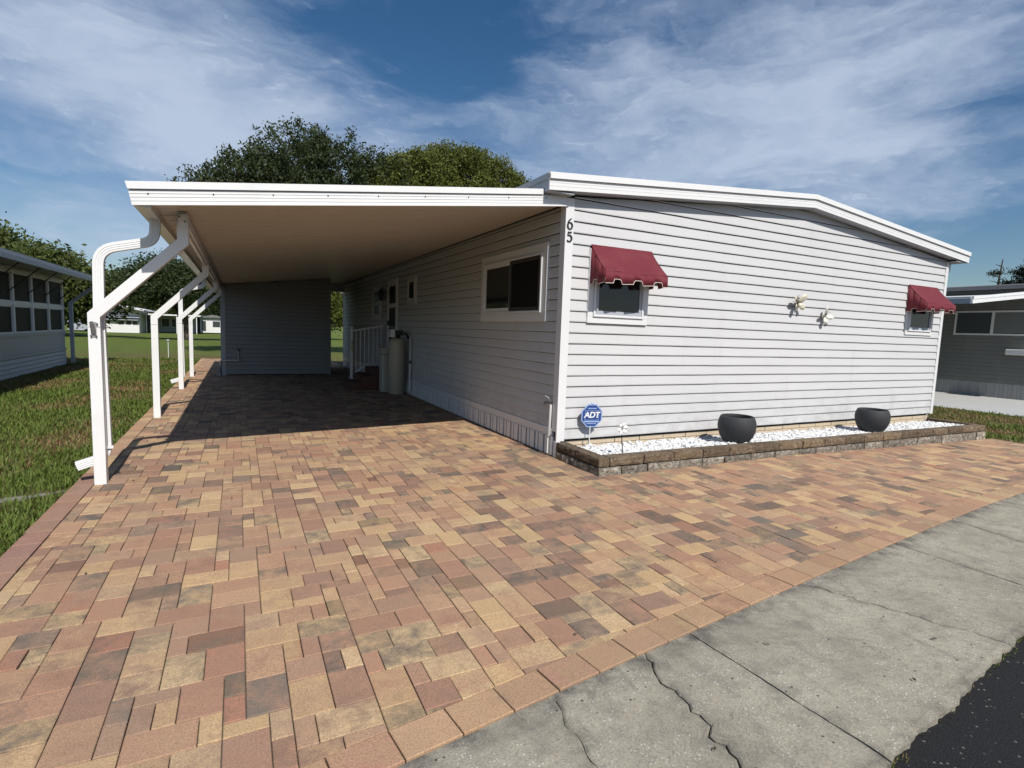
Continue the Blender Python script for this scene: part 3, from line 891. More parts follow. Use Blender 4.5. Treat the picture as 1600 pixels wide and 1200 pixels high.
def ribbed_spout(path, name='downspout', hw=.040, hd=.030):
    mb = MB(); mb.ref = Vector((0, 1, 0)); P = curve_pts(path, .13, 7)
    mb.tube(P, hw, 4, hd, smooth=False)
    for o_ in (-.018, .0, .018):
        m2 = MB()
        mb.ref = Vector((0, 1, 0))
        Q = []
        for i, p in enumerate(P):
            d0 = (P[min(i + 1, len(P) - 1)] - P[max(0, i - 1)]).normalized(); sd = d0.cross(Vector((0, 1, 0))).normalized()
            Q.append(p + sd * o_ + Vector((0, -hd, 0)))
        mb.tube(Q, .004, 4, .003, smooth=False)
    return mb.build(name, 'white_metal', carport, .003)


ds = ribbed_spout([(-4.005, .57, 2.37), (-4.015, .57, 2.17), (-4.43, .57, 2.06), (-4.44, .57, 1.5), (-4.425, .57, .22), (-4.64, .54, .155)])
MB().box(-4.482, -4.368, .520, .535, .30, .325).build('strap', 'white_metal', ds)
ds = ribbed_spout([(-3.99, 8.05, 2.37), (-4.0, 8.05, 2.2), (-4.44, 8.05, 2.08), (-4.44, 8.05, 1.5), (-4.43, 8.05, .22), (-4.65, 8.05, .15)])

# bracket for a flag pole on the front post
fb = empty('flag_bracket', (-4.455, .425, 1.33), 'small grey flag pole bracket screwed to the front carport post', 'bracket')
MB().box(-4.478, -4.438, .419, .425, 1.30, 1.43).build('plate', 'grey_metal', fb, .002)
MB().tube([(-4.457, .42, 1.335), (-4.457, .355, 1.425)], .017, 12).build('socket', 'grey_metal', fb)
MB().tube([(-4.457, .357, 1.4225), (-4.457, .353, 1.4275)], .0135, 12).build('bore', 'screw', fb)
for dx, dz in ((-.018, 1.31), (.018, 1.31), (.026, 1.415)): MB().box(-4.457 + dx - .006, -4.457 + dx + .006, .408, .419, dz - .006, dz + .006).build('thumb_screw', 'screw', fb)

# ================================================================== STORAGE SHED
shed = empty('storage_shed', (-2.37, 12.7, 0), 'grey sided storage shed closing the back of the carport', 'shed')
SX0, SX1, SY0, SY1 = -3.775, -.97, 11.10, 14.35
fwl = MB().extrude([(SX0, .02), (SX1, .02), (SX1, zu(SX1) + .02), (SX0, zu(SX0) + .02)], 'y', SY0 + .012, SY0 + .07).build('front_wall', 'gap_shade', shed)
for k in range(24):
    z0 = .03 + k * .1165
    if z0 > zu(SX1): break
    xa = SX0 + .10
    if z0 > zu(xa): xa = max(xa, (z0 - 2.906) / .1305 + .02)
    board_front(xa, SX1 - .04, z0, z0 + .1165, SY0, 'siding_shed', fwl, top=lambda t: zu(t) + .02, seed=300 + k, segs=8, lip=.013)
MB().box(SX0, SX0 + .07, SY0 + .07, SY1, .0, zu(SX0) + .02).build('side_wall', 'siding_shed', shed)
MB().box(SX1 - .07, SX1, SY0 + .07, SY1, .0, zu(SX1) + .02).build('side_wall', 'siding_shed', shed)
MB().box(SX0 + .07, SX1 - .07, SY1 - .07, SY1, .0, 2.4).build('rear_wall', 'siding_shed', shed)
MB().box(SX0 - .015, SX0 + .10, SY0 - .022, SY0 + .012, .0, zu(SX0) + .01).box(SX0 - .015, SX0 + .005, SY0 + .013, SY0 + .1, .0, zu(SX0)).build('corner_trim', 'grey_shade_trim', shed)
MB().box(SX1 - .04, SX1 + .015, SY0 - .022, SY0 + .012, .0, zu(SX1) + .01).build('corner_trim', 'siding_shed', shed)
op = MB().box(-2.0, -1.92, SY0 - .05, SY0 - .016, .47, .60).build('outlet_box', 'grey_metal', None); tag(op, 'small grey weatherproof outlet box on the shed wall', 'outlet box')
dp = empty('drain_pipe', (-3.7, SY0 - .06, 0), 'pale plastic drain pipe along the foot of the shed corner', 'pipe')
MB().tube([(-3.80, SY0 - .06, .05), (-3.80, SY0 - .06, .41), (-3.37, SY0 - .06, .41), (-3.37, SY0 - .06, .70)], .022, 10).build('pipe', 'pvc', dp)
MB().box(-3.40, -3.34, SY0 - .08, SY0 - .02, .68, .74).build('fitting', 'dark_metal', dp)
MB().box(-3.90, -3.80, SY0 - .12, SY0 - .03, .0, .12).box(-3.89, -3.81, SY0 - .11, SY0 - .04, .13, .26).build('trap', 'grey_metal', dp, .01)
fl = MB().lathe((-2.37, SY0 - .05, 2.46), [(0, 0), (.035, .0), (.045, .05), (.03, .08), (0, .085)], 14).build('flood_light', 'grey_metal', None)
tag(fl, 'small round light under the carport roof on the shed', 'light')

# ================================================================== ENTRY: steps, railing, tanks, lantern
steps = empty('entry_steps', (-.5, 7.7, 0), 'red brick steps up to the side door', 'steps')
rs = random.Random(4)
for k, (xa, zt) in enumerate(((-1.12, .155), (-.82, .31), (-.52, .465))):
    st = MB().box(xa + .012, -.036, 7.17, 8.38, .0, zt - .01).build('step', 'sand', steps)
    y = 7.16
    while y < 8.38:                                       # bricks of the riser and tread edge
        y1 = min(y + .21, 8.40)
        MB().box(xa, xa + .10, y + .004, y1 - .004, zt - .065, zt + rs.uniform(-.002, .002)).build('brick', 'brick_red', st, .003)
        MB().box(xa + .003, xa + .10, y + .004, y1 - .004, zt - .145, zt - .075).build('brick', 'brick_red', st, .003)
        y += .21
    x = xa + .108
    while x < min(xa + .30, -.04):
        MB().box(x, x + .094, 7.164, 8.396, zt - .06, zt - .002).build('tread', 'brick_red', st, .003); x += .10
    for q in range(2): MB().box(xa + .104, -.04, 7.155, 7.17, zt - .145 + .077 * q, zt - .078 + .077 * q).build('brick', 'brick_red', st)
rail = empty('stair_railing', (-.5, 8.33, .155), 'white metal hand railing beside the brick steps', 'railing')
def rz(x): return 1.33 + .17 * (x + .87) / .85
MB().box(-.90, -.84, 8.30, 8.36, .155, 1.44).build('post', 'white_metal', rail, .004)
MB().box(-.93, -.81, 8.27, 8.39, .150, .168).build('base_plate', 'white_metal', rail)
MB().box(-.88, -.85, 8.28, 8.295, .85, 1.10).build('tag', 'yellow_tag', rail)
MB().tube([(-.84, 8.33, 1.34), (-.03, 8.33, 1.50)], .02, 4, .018).build('top_rail', 'white_metal', rail)
MB().tube([(-.84, 8.33, .27), (-.48, 8.33, .52), (-.03, 8.33, .54)], .02, 4, .014).build('bottom_rail', 'white_metal', rail)
for k in range(7):
    x = -.76 + k * .105; zb = .27 + (x + .84) / .36 * .25 if x < -.48 else .52
    MB().box(x - .010, x + .010, 8.32, 8.34, zb, 1.34 + .16 * (x + .84) / .81).build('baluster', 'white_metal', rail)
tank = empty('water_softener', (-.26, 6.32, 0), 'tall beige water softener cylinder beside the brick steps', 'water softener')
MB().lathe((-.26, 6.32, 0), [(0, 0), (.16, 0), (.168, .01), (.168, 1.14), (.150, 1.20), (.10, 1.235), (0, 1.24)], 28).build('cylinder', 'beige_plastic', tank)
MB().lathe((-.26, 6.32, 1.235), [(0, 0), (.07, 0), (.07, .05), (.055, .07), (0, .07)], 16).build('neck', 'black_paint', tank)
MB().box(-.34, -.13, 6.25, 6.42, 1.29, 1.40).build('valve_head', 'black_paint', tank, .02)
MB().extrude([(-.43, 1.25), (-.32, 1.25), (-.335, 1.42), (-.41, 1.42)], 'y', 6.24, 6.40).build('timer_cover', 'white_plastic', tank, .012)
MB().tube(curve_pts([(-.13, 6.33, 1.33), (-.06, 6.30, 1.33), (-.055, 6.16, 1.22)], .06), .020, 10).build('hose', 'black_paint', tank)
bt = empty('brine_tank', (-.36, 6.82, 0), 'shorter square ivory brine tank behind the beige cylinder', 'tank')
MB().extrude([(-.50, 6.68), (-.22, 6.68), (-.22, 6.96), (-.50, 6.96)], 'z', .0, .84).build('body', 'ivory_plastic', bt, .03)
MB().box(-.515, -.205, 6.665, 6.975, .85, 1.0).build('lid', 'ivory_plastic', bt, .02)
pp = empty('water_pipe', (-.07, 5.93, 0), 'white vertical water pipe next to the beige softener cylinder', 'pipe')
MB().tube([(-.07, 5.95, .12), (-.07, 5.95, .72)], .022, 10).build('lower_pipe', 'pvc', pp)
MB().tube([(-.07, 5.95, .72), (-.07, 5.95, 1.25)], .015, 10).build('upper_pipe', 'pvc', pp)
MB().tube([(-.07, 5.95, .70), (-.07, 5.95, .76)], .027, 10).build('coupling', 'dark_metal', pp)
MB().lathe((-.07, 5.95, .10), [(0, 0), (.05, 0), (.05, .025), (.024, .03), (0, .03)], 14).build('flange', 'pvc', pp)
lan = empty('wall_lantern', (-.10, 8.44, 2.12), 'black wall lantern hanging by the side door', 'lantern')
MB().box(-.02, .0, 8.38, 8.50, 2.15, 2.42).build('back_plate', 'black_paint', lan)
MB().tube([(-.02, 8.44, 2.40), (-.12, 8.44, 2.46), (-.12, 8.44, 2.40)], .012, 8).build('arm', 'black_paint', lan)
MB().lathe((-.12, 8.44, 2.12), [(0, 0), (.05, .0), (.07, .22), (.085, .23), (.02, .30), (0, .30)], 6, smooth=False).build('housing', 'black_paint', lan)
MB().lathe((-.12, 8.44, 2.16), [(0, 0), (.02, 0), (.02, .10), (0, .11)], 8).build('bulb', 'white_plastic', lan)
sp_ = empty('hose_spigot', (-.05, .13, .1), 'hose tap on a white pipe low at the house corner', 'tap')
MB().tube([(-.055, .12, .03), (-.055, .12, .22)], .010, 10).build('lower_pipe', 'pvc', sp_)
MB().tube([(-.055, .12, .24), (-.05, .10, .26), (-.045, .10, .62)], .016, 10).build('pipe', 'pvc', sp_)
MB().tube([(-.02, .10, .645), (-.10, .14, .645), (-.11, .15, .63)], .013, 8).build('tap', 'dark_metal', sp_)
MB().tube([(-.06, .12, .65), (-.06, .12, .70), (-.085, .17, .72)], .007, 8).build('handle', 'grey_metal', sp_)

# ================================================================== AWNINGS
def awning(x0, x1, label, seed):
    r = random.Random(seed)
    aw = empty('window_awning', ((x0 + x1) / 2, -.02, 2.05), label, 'awning', 'burgundy window awnings on the front wall')
    zt, zf, yf, zb = 2.517, 2.185, -.345, 2.052
    NX, NS = 24, 10
    # curved top sheet with sag and wrinkles
    vs = []
    for i in range(NS + 1):
        t = i / NS
        yy = -.034 + (yf + .034) * t; zz = zt + (zf - zt) * (t ** .84)
        for j in range(NX + 1):
            u = j / NX; sag = -.014 * math.sin(math.pi * u) * math.sin(math.pi * t)
            wr = .004 * math.sin(u * 9 + t * 5 + seed) * t + .003 * math.sin(u * 23 - t * 9) * t + r.gauss(0, .0006)
            vs.append((x0 + (x1 - x0) * u, yy - sag * .4 + wr * .6, zz + sag + wr))
    fs = [(i * (NX + 1) + j, i * (NX + 1) + j + 1, (i + 1) * (NX + 1) + j + 1, (i + 1) * (NX + 1) + j) for i in range(NS) for j in range(NX)]
    o = MB().add(vs, fs, True).build('canopy', 'awning_cloth', aw); m = o.modifiers.new('thick', 'SOLIDIFY'); m.thickness = .003
    # valance profile: scallops with notches
    def hem(u, n):
        ph = (u * n) % 1.0
        return .050 if .38 < ph < .68 else .036 if (.35 < ph < .71) else .004 * math.sin(ph * math.pi * 2)
    def valance(pa, pb, ztop_fn, n, name):
        K = 60; top, bot = [], []
        for j in range(K + 1):
            u = j / K; x = pa[0] + (pb[0] - pa[0]) * u; y = pa[1] + (pb[1] - pa[1]) * u
            w = .006 * math.sin(u * 17 + seed) + .003 * math.sin(u * 41)
            if name == 'valance': y += w
            else: x += w * .4
            top.append((x, y if name != 'valance' else y - w, ztop_fn(u))); bot.append((x, y, zb + hem(u, n) + .008 * u * (seed % 2)))
        vs = top + bot; n_ = K + 1
        v = MB().add(vs, [(j, j + 1, n_ + j + 1, n_ + j) for j in range(K)], True).build(name, 'awning_cloth', aw)
        m = v.modifiers.new('thick', 'SOLIDIFY'); m.thickness = .003
        MB().tube([Vector(b) for b in bot], .0042, 6).build('piping', 'piping', v)
    valance((x0, yf), (x1, yf), lambda u: zf + .001, 3.0, 'valance')
    def side_top(u):
        t = u; return zt + (zf - zt) * (t ** 1.12 if True else t)
    for xs_ in (x0 + .003, x1 - .003):
        valance((xs_, -.022), (xs_, yf + .004), lambda u: zt + (zf - zt) * (u ** .84) - .004, 1.4, 'side_panel')
    MB().tube([(x0 + .01, yf + .012, zf - .012), (x1 - .01, yf + .012, zf - .012)], .009, 8).build('front_bar', 'white_metal', aw)
    for xs_ in (x0 + .014, x1 - .014):
        MB().tube([(xs_, yf + .014, zf - .012), (xs_, -.05, 2.10)], .007, 8).build('arm', 'white_metal', aw)
    MB().box(x0 + .008, x1 - .008, -.040, -.02, zt - .075, zt - .050).build('head_rail', 'white_metal', aw)
    return aw


awning(.335, 1.248, 'burgundy scalloped awning over the front window by the house number', 1)
awning(7.010, 7.925, 'burgundy scalloped awning over the window by the far front corner', 2)

# ================================================================== BUTTERFLIES
def butterfly(c, size, ang, name_mat, label, fold):
    b = empty('butterfly_ornament', c, label, 'ornament')
    ca, sa = math.cos(ang), math.sin(ang)
    def pt(u, v, out): return (c[0] + size * (u * ca - v * sa), c[1] - out, c[2] + size * (u * sa + v * ca))
    def wing(side, upper, name):
        out = [(0, .02), (.10, .28), (.30, .48), (.50, .52), (.58, .38), (.50, .16), (.26, .0)] if upper else [(0, 0), (.24, -.02), (.42, -.12), (.44, -.32), (.30, -.46), (.16, -.40), (.06, -.2)]
        lift = [.045 + size * fold * math.hypot(u, .5 * v) for u, v in out]
        ctr = (.28 * side, .25 if upper else -.2)
        vs = [pt(ctr[0], ctr[1], .045 + size * fold * .25)] + [pt(u * side, v, l) for (u, v), l in zip(out, lift)]
        n = len(out); fs = [(0, 1 + i, 1 + (i + 1) % n) for i in range(n)]
        o = MB().add(vs, fs, True).build(name, name_mat, b); m = o.modifiers.new('thick', 'SOLIDIFY'); m.thickness = .004
        w2 = [pt(ctr[0] + (u * side - ctr[0]) * .45, ctr[1] + (v - ctr[1]) * .45, l + .006) for (u, v), l in zip(out, lift)]
        MB().add(w2, [tuple(range(n))]).build('wing_spot', 'pale_metal', o)
    for s in (-1, 1): wing(s, True, 'wing'); wing(s, False, 'wing')
    MB().tube([pt(0, -.38, .05), pt(0, -.1, .055), pt(0, .12, .058), pt(0, .26, .055)], [size * .025, size * .045, size * .05, size * .03], 8).build('body', 'dark_metal', b)
    for s in (-1, 1): MB().tube([pt(0, .26, .055), pt(.06 * s, .42, .065), pt(.12 * s, .50, .075)], size * .01, 6).build('antenna', 'dark_metal', b)
    MB().tube([(c[0], c[1] + .02, c[2]), (c[0], c[1] - .05, c[2])], size * .03, 6).build('mount', 'dark_metal', b)


butterfly((4.05, -.012, 2.03), .24, RAD(10), 'cream_metal', 'cream metal butterfly hung upright between the two awnings', .50)
butterfly((4.72, -.012, 1.875), .22, RAD(-48), 'pale_metal', 'paler tilted metal butterfly lower down toward the far awning', .42)

# ================================================================== PLANTING BED
bed = empty('planting_bed', (4.05, -.45, 0), 'low two course concrete block bed filled with white stone along the front wall', 'planting bed')
def btop(x): return .188 - .0065 * x
rb = random.Random(9)


def rough_block(xa, xb, ya, yb, zl, zh, mat, face):
    """block with an uneven split face on the outward side"""
    mb = MB(); n, m = 7, 4; vs = []
    def z_at(x, t): return zl(x) + (zh(x) - zl(x)) * t
    def P(s, t, d):
        # s along, t up, d displacement outwards
        if face == 'front': x = xa + (xb - xa) * s; return (x, ya - d, z_at(x, t))
        if face == 'left': y = yb + (ya - yb) * s; return (xa - d, y, z_at(xa, t))
        if face == 'right': y = ya + (yb - ya) * s; return (xb + d, y, z_at(xb, t))
    for t in range(m + 1):
        for s in range(n + 1):
            e = (s in (0, n)) or (t in (0, m)); vs.append(P(s / n, t / m, rb.uniform(-.004, .000) if e else rb.uniform(-.001, .009)))
    fs = [(t * (n + 1) + s, t * (n + 1) + s + 1, (t + 1) * (n + 1) + s + 1, (t + 1) * (n + 1) + s) for t in range(m) for s in range(n)]
    b0 = len(vs)
    def back(s, t):
        if face == 'front': x = xa + (xb - xa) * s; return (x, yb, z_at(x, t))
        if face == 'left': y = yb + (ya - yb) * s; return (xb, y, z_at(xb, t))
        if face == 'right': y = ya + (yb - ya) * s; return (xa, y, z_at(xa, t))
    for t in (0, m):
        for s in range(n + 1): vs.append(back(s / n, t / m))
    for s in range(n):
        fs.append((s, b0 + s, b0 + s + 1, s + 1)); u = m * (n + 1); fs.append((u + s, u + s + 1, b0 + n + 1 + s + 1, b0 + n + 1 + s))
    fs.append(tuple([t * (n + 1) for t in range(m + 1)] + [b0 + n + 1, b0])); fs.append(tuple([t * (n + 1) + n for t in range(m, -1, -1)] + [b0 + n, b0 + 2 * n + 1]))
    fs.append((b0, b0 + n + 1, b0 + 2 * n + 1, b0 + n))
    mb.add(vs, fs); return mb.build('block', mat, bed)


YF = -.885; DEP = .15; BXR = 8.16
zmid_l = lambda x: btop(x) - .103
zmid_h = lambda x: btop(x) - .090
for row in (0, 1):
    zl, zh, mat = ((lambda x: zg(x, -.9) - .02), zmid_l, 'block_pale') if row == 0 else (zmid_h, btop, 'block_brown')
    x = .115 if row == 1 else -.035
    first = True
    while x < BXR - .02:
        w = rb.choice((.455, .46, .455, .44)) if row == 1 else rb.choice((.36, .46, .44, .30))
        if row == 1 and first: w = .46
        first = False
        x1 = min(x + w, BXR)
        if BXR - x1 < .15: x1 = BXR
        jj = rb.uniform(-.005, .005) - (.010 if row == 0 else 0)
        dz_ = rb.uniform(-.003, .002)
        rough_block(x + .006, x1 - .006, YF + jj, YF + DEP, zl, (lambda xq, h=zh, d=dz_: h(xq) + d), mat, 'front'); x = x1
    for side, xa, xb in (('left', -.030, .108), ('right', BXR - .12, BXR)):
        y = YF if (row == 1 and side == 'left') else YF + DEP + .004
        while y < -.02:
            y1 = min(y + (.45 if row == 1 else .40), -.034)
            rough_block(xa - (.008 if row == 0 and side == 'left' else 0), xb, y + .004, y1 - .003, zl, zh, mat, side); y = y1 + .001
            if y > -.10: break
# white marble chips
def ico():
    bm = bmesh.new(); bmesh.ops.create_icosphere(bm, subdivisions=1, radius=1); v = np.array([q.co[:] for q in bm.verts]); f = [tuple(q.index for q in k.verts) for k in bm.faces]; bm.free(); return v, f


IV, IF = ico(); IFa = np.array(IF)
NV, NF = [], []
n = 6200; cnt = 0
px = rng.uniform(.09, BXR - .10, n); py = rng.uniform(YF + DEP - .02, .01, n)
for k in range(n):
    s = rng.uniform(.011, .026) if k % 4 else rng.uniform(.022, .034)
    v = IV * (1 + rng.normal(0, .16, (len(IV), 1)))
    v = v * np.array([1.25, .85, .68]) * s
    a, b, c = rng.uniform(0, 6.28, 3)
    Rz = np.array([[math.cos(a), -math.sin(a), 0], [math.sin(a), math.cos(a), 0], [0, 0, 1]]); Rx = np.array([[1, 0, 0], [0, math.cos(b * .15), -math.sin(b * .15)], [0, math.sin(b * .15), math.cos(b * .15)]])
    v = v @ Rx.T @ Rz.T
    z = btop(px[k]) - .050 + rng.uniform(-.012, .018) - .035 * smooth01((py[k] + .6) / .55) + .010 * math.sin(px[k] * 3.1) * math.sin(py[k] * 7)
    v = v + np.array([px[k], py[k], z]); NV.append(v); NF.append(IFa + cnt); cnt += len(v)
mb = MB(); mb.v = [tuple(q) for q in np.concatenate(NV)]; mb.f = [tuple(q) for q in np.concatenate(NF)]; mb.sm = [False] * len(mb.f)
gr = mb.build('white_gravel', 'marble_chip', None, origin=(0, 0, 0), recalc=False); tag(gr, 'white marble chips filling the block bed', 'gravel', kind='stuff')
MB().add([(.09, YF + DEP - .02, btop(0) - .066), (BXR - .1, YF + DEP - .02, btop(8) - .062), (BXR - .1, .02, btop(8) - .098), (.09, .02, btop(0) - .098)], [(0, 1, 2, 3)]).build('fill', 'marble_chip', bed)

for (cx, cy, lab) in ((2.44, -.50, 'round matte black bowl planter on the white stones nearer the blue sign'), (5.46, -.50, 'round matte black bowl planter on the white stones farther from the blue sign')):
    zz = btop(cx) - .075; pot = empty('plant_pot', (cx, cy, zz), lab, 'plant pot')
    s = .237 / .25
    prof = [(0, 0), (.100, 0), (.118, .006), (.168, .05), (.212, .115), (.241, .19), (.250, .255), (.246, .31), (.228, .362), (.214, .385), (.205, .389), (.197, .383), (.212, .34), (.220, .28)]
    MB().lathe((cx, cy, zz), [(r * s, z * .985) for r, z in prof] + [(.20 * s, .20)], 40).build('bowl', 'pot_black', pot)
    MB().lathe((cx, cy, zz + .21), [(.215 * s, 0), (.1 * s, .012), (0, .015)], 24).build('soil', 'soil', pot)

# ---- yard sign
sg = empty('yard_sign', (.38, -.14, .14), 'blue octagonal security yard sign on a thin stake', 'sign')
sc_c = Vector((.395, -.125, .505)); rot = Matrix.Rotation(RAD(-14), 3, 'Z') @ Matrix.Rotation(RAD(4), 3, 'X')
def octo(r, sx=.93): return [(r * sx * math.cos(RAD(22.5 + 45 * k)) / math.cos(RAD(22.5)), r * math.sin(RAD(22.5 + 45 * k)) / math.cos(RAD(22.5))) for k in range(8)]
def plate(name, poly, d0, d1, mat, parent):
    mb = MB(); mb.loft([[sc_c + rot @ Vector((p[0], d0, p[1])) for p in poly], [sc_c + rot @ Vector((p[0], d1, p[1])) for p in poly]]); return mb.build(name, mat, parent)
pn = plate('panel', octo(.140), -.003, .004, 'pale_blue', sg)
plate('blue_field', octo(.126), -.0045, -.0031, 'blue_sign', pn)
sq = [(-.088, -.052), (.088, -.052), (.088, .068), (-.088, .068)]
plate('border', sq, -.0055, -.0046, 'pale_blue', pn)
plate('badge', [(x * .94, z * .94 + .0005) for x, z in sq], -.0062, -.0056, 'blue_sign', pn)
for (a, b, zc, h, mm) in ((-.055, .055, .090, .012, 'pale_blue'), (-.095, .095, -.070, .020, 'pale_blue'), (-.060, .060, -.096, .010, 'pale_blue'), (-.045, .045, -.113, .006, 'blue_sign')):
    plate('print_line', [(a, zc - h / 2), (b, zc - h / 2), (b, zc + h / 2), (a, zc + h / 2)], -.0058, -.0047, mm, pn)
MB().lathe((sc_c.x, sc_c.y, sc_c.z + .128), [(0, 0), (.012, .0), (.016, .012), (.012, .024), (0, .026)], 10).build('loop', 'pale_blue', sg)
MB().lathe((sc_c.x, sc_c.y - .014, sc_c.z + .134), [(0, 0), (.006, .003), (0, .012)], 8).build('rivet', 'screw', sg)
cu = bpy.data.curves.new('lettering', 'FONT'); cu.body = 'ADT'; cu.size = .098; cu.align_x = 'CENTER'; cu.align_y = 'CENTER'; cu.extrude = .0006; cu.offset = .0035; cu.space_character = .93; cu.shear = .12
tmp = bpy.data.objects.new('lettering', cu); COL.objects.link(tmp)
dg = bpy.context.evaluated_depsgraph_get(); me = bpy.data.meshes.new_from_object(tmp.evaluated_get(dg)); bpy.data.objects.remove(tmp)
me.materials.clear(); me.materials.append(M['sign_white'])
lt = bpy.data.objects.new('lettering', me); COL.objects.link(lt); lt.parent = pn
lt.matrix_local = Matrix.Translation(sc_c + rot @ Vector((0, -.0072, .008)) - WLOC[pn]) @ rot.to_4x4() @ Matrix.Rotation(RAD(90), 4, 'X')
MB().tube([(.385, -.112, .10), (.387, -.112, .42)], .0065, 8).build('stake', 'white_metal', sg)
# small flower ornament on a black stick
fo = empty('flower_stake', (.43, -.70, .13), 'small white flower ornament on a thin black stick', 'ornament')
MB().tube([(.430, -.70, .14), (.405, -.70, .30), (.392, -.70, .42)], .0055, 8).build('stick', 'black_paint', fo)
fc = Vector((.388, -.705, .455))
for k in range(6):
    a = RAD(60 * k + 15); ux, uz = math.cos(a), math.sin(a)
    pts = [(0, 0), (.024, .020), (.052, .026), (.070, .0), (.052, -.026), (.024, -.020)]
    vs = [fc + Vector((u * ux - v * uz, -.006 - .3 * u + .25 * abs(v), u * uz + v * ux)) for u, v in pts]
    o = MB().add(vs, [(0, 1, 5), (1, 2, 4, 5), (2, 3, 4)], True).build('petal', 'white_plastic', fo); m = o.modifiers.new('t', 'SOLIDIFY'); m.thickness = .002
MB().lathe(fc + Vector((0, -.018, -.007)), [(0, 0), (.009, .003), (.009, .010), (0, .014)], 8).build('centre', 'grey_metal', fo)

# ================================================================== NEIGHBOURS
# left: home with a window wall
ln = empty('window_wall_home', (-9.6, 9.5, 0), 'neighbouring white home with a long wall of tall windows in shade', 'house')
LX = -8.05; LYE = 15.3; LY0 = 4.0
lw = MB().box(LX - .08, LX - .02, LY0, LYE, .42, 2.75).build('wall', 'white_trim', ln)
MB().box(LX - .06, LX - .0, LY0, LYE, .50, .93).build('lower_panel', 'grey_shade_trim', ln)  # bluish grey paints in the shade under the eave
MB().box(LX - .06, LX + .03, LY0, LYE, .93, 1.01).build('sill', 'grey_shade_trim', ln)
MB().box(LX - .06, LX + .03, LY0, LYE, .42, .50).build('base_rail', 'grey_shade_trim', ln)
for k in range(4):   # skirting courses lie proud, facing the drive
    MB().extrude([(LX + .025, .0 + k * .105), (LX + .004, .090 + k * .105), (LX - .05, .090 + k * .105), (LX - .05, .0 + k * .105)], 'y', LY0, LYE).build('skirting_course', 'grey_shade_trim', lw)
ym = [15.16, 13.82, 12.5, 11.2, 9.88, 8.55, 7.2, 5.9, 4.6]
for k in range(len(ym) - 1):
    a, b = ym[k + 1], ym[k]
    for za, zb in ((1.01, 1.66), (1.74, 2.44)):
        w = MB().box(LX - .02, LX - .012, a + .06, b - .06, za + .03, zb - .03).build('window', 'screen', ln)
        frame_rect(MB(), 'y', a + .05, b - .05, za, zb, .035, LX - .02, LX + .012).build('frame', 'white_trim', w)
for y in ym: MB().box(LX - .02, LX + .03, y - .05, y + .05, 1.01, 2.5).build('mullion', 'white_trim', ln)
MB().box(LX - .02, LX + .028, LY0, LYE, 1.66, 1.74).build('transom', 'white_trim', ln)
MB().box(LX - .02, LX + .032, LY0, LYE, 2.44, 2.52).build('head', 'white_trim', ln)
MB().box(-13.5, LX - .08, LYE - .08, LYE, .05, 2.7).build('rear_wall', 'white_trim', ln)
EX = -7.25
rf = MB().extrude([(EX, 2.60), (EX, 2.66), (-10.4, 3.25), (-13.6, 2.66), (-13.6, 2.60), (-10.4, 3.17)], 'y', LY0, 15.9).build('roof', 'roof_white', ln)
MB().box(EX - .01, EX + .02, LY0, 15.9, 2.50, 2.675).build('fascia', 'grey_shade_trim', rf)
MB().box(EX + .021, EX + .06, LY0, 15.9, 2.50, 2.60).build('gutter', 'grey_shade_trim', rf)
MB().box(LX - .05, EX - .012, LY0, 15.9, 2.575, 2.595).build('soffit', 'grey_shade_trim', rf)
for y in (14.6, 13.1, 11.8, 10.5, 9.2): MB().tube([(EX - .05, y, 2.56), (LX + .03, y + .3, 1.95)], .012, 6).build('strut', 'dark_metal', ln)
mb = MB(); mb.ref = Vector((0, 1, 0))
mb.tube([(LX + .12, 15.55, .0), (LX + .12, 15.55, 1.85), (EX + .02, 15.55, 2.48)], .045, 4, .045, smooth=False).build('bent_post', 'grey_shade_trim', ln)

# right: dark grey home with its own carport
rn = empty('dark_grey_home', (22, 6, -.2), 'neighbouring dark grey sided home under a white edged carport roof', 'house')
RXW = 20.15; RY0 = 2.45; zb0 = -.24
rw = MB().box(RXW + .01, RXW + .1, RY0, 22, zb0, 3.5).build('side_wall', 'gap_shade', rn)
for k in range(23):
    board_front(RY0, 22, .25 + k * .14, .39 + k * .14, RXW - .004, 'siding_dark', rw, seed=700 + k, axis='y', segs=6, lip=.014)
mb = MB(); ring = []; y = RY0
while y < 22: ring += [(y, 0), (y + .09, 0), (y + .10, -.02), (y + .2, -.02), (y + .21, 0)]; y += .24
mb.loft([[(RXW - .01 + p[1], p[0], zb0) for p in ring], [(RXW - .01 + p[1], p[0], .245) for p in ring]], closed=False, caps=False); mb.build('skirting', 'grey_neutral', rn)
w = frame_rect(MB(), 'y', 2.62, 5.02, 1.90, 2.76, .06, RXW - .05, RXW - .005).build('window', 'white_trim', rn)
MB().box(RXW - .048, RXW - .004, 3.86, 3.94, 1.96, 2.70).build('mullion', 'white_trim', w)
MB().box(RXW - .03, RXW - .022, 2.68, 3.86, 1.96, 2.70).build('pane', 'curtain', w); MB().box(RXW - .03, RXW - .022, 3.94, 4.96, 1.96, 2.70).build('pane', 'window_dark', w)
MB().box(RXW - .42, RXW - .02, 2.5, 3.32, 1.25, 1.44).build('window_ledge', 'white_trim', rn, .02)
MB().extrude([(RXW - .35, 3.46), (RXW - .35, 3.60), (24.5, 4.05), (29, 3.6), (29, 3.46), (24.5, 3.9)], 'y', RY0 - .3, 22).build('roof', 'roof_shingle', rn)
RC0 = 15.15
def zr(x): return 2.70 + .105 * (x - RC0)
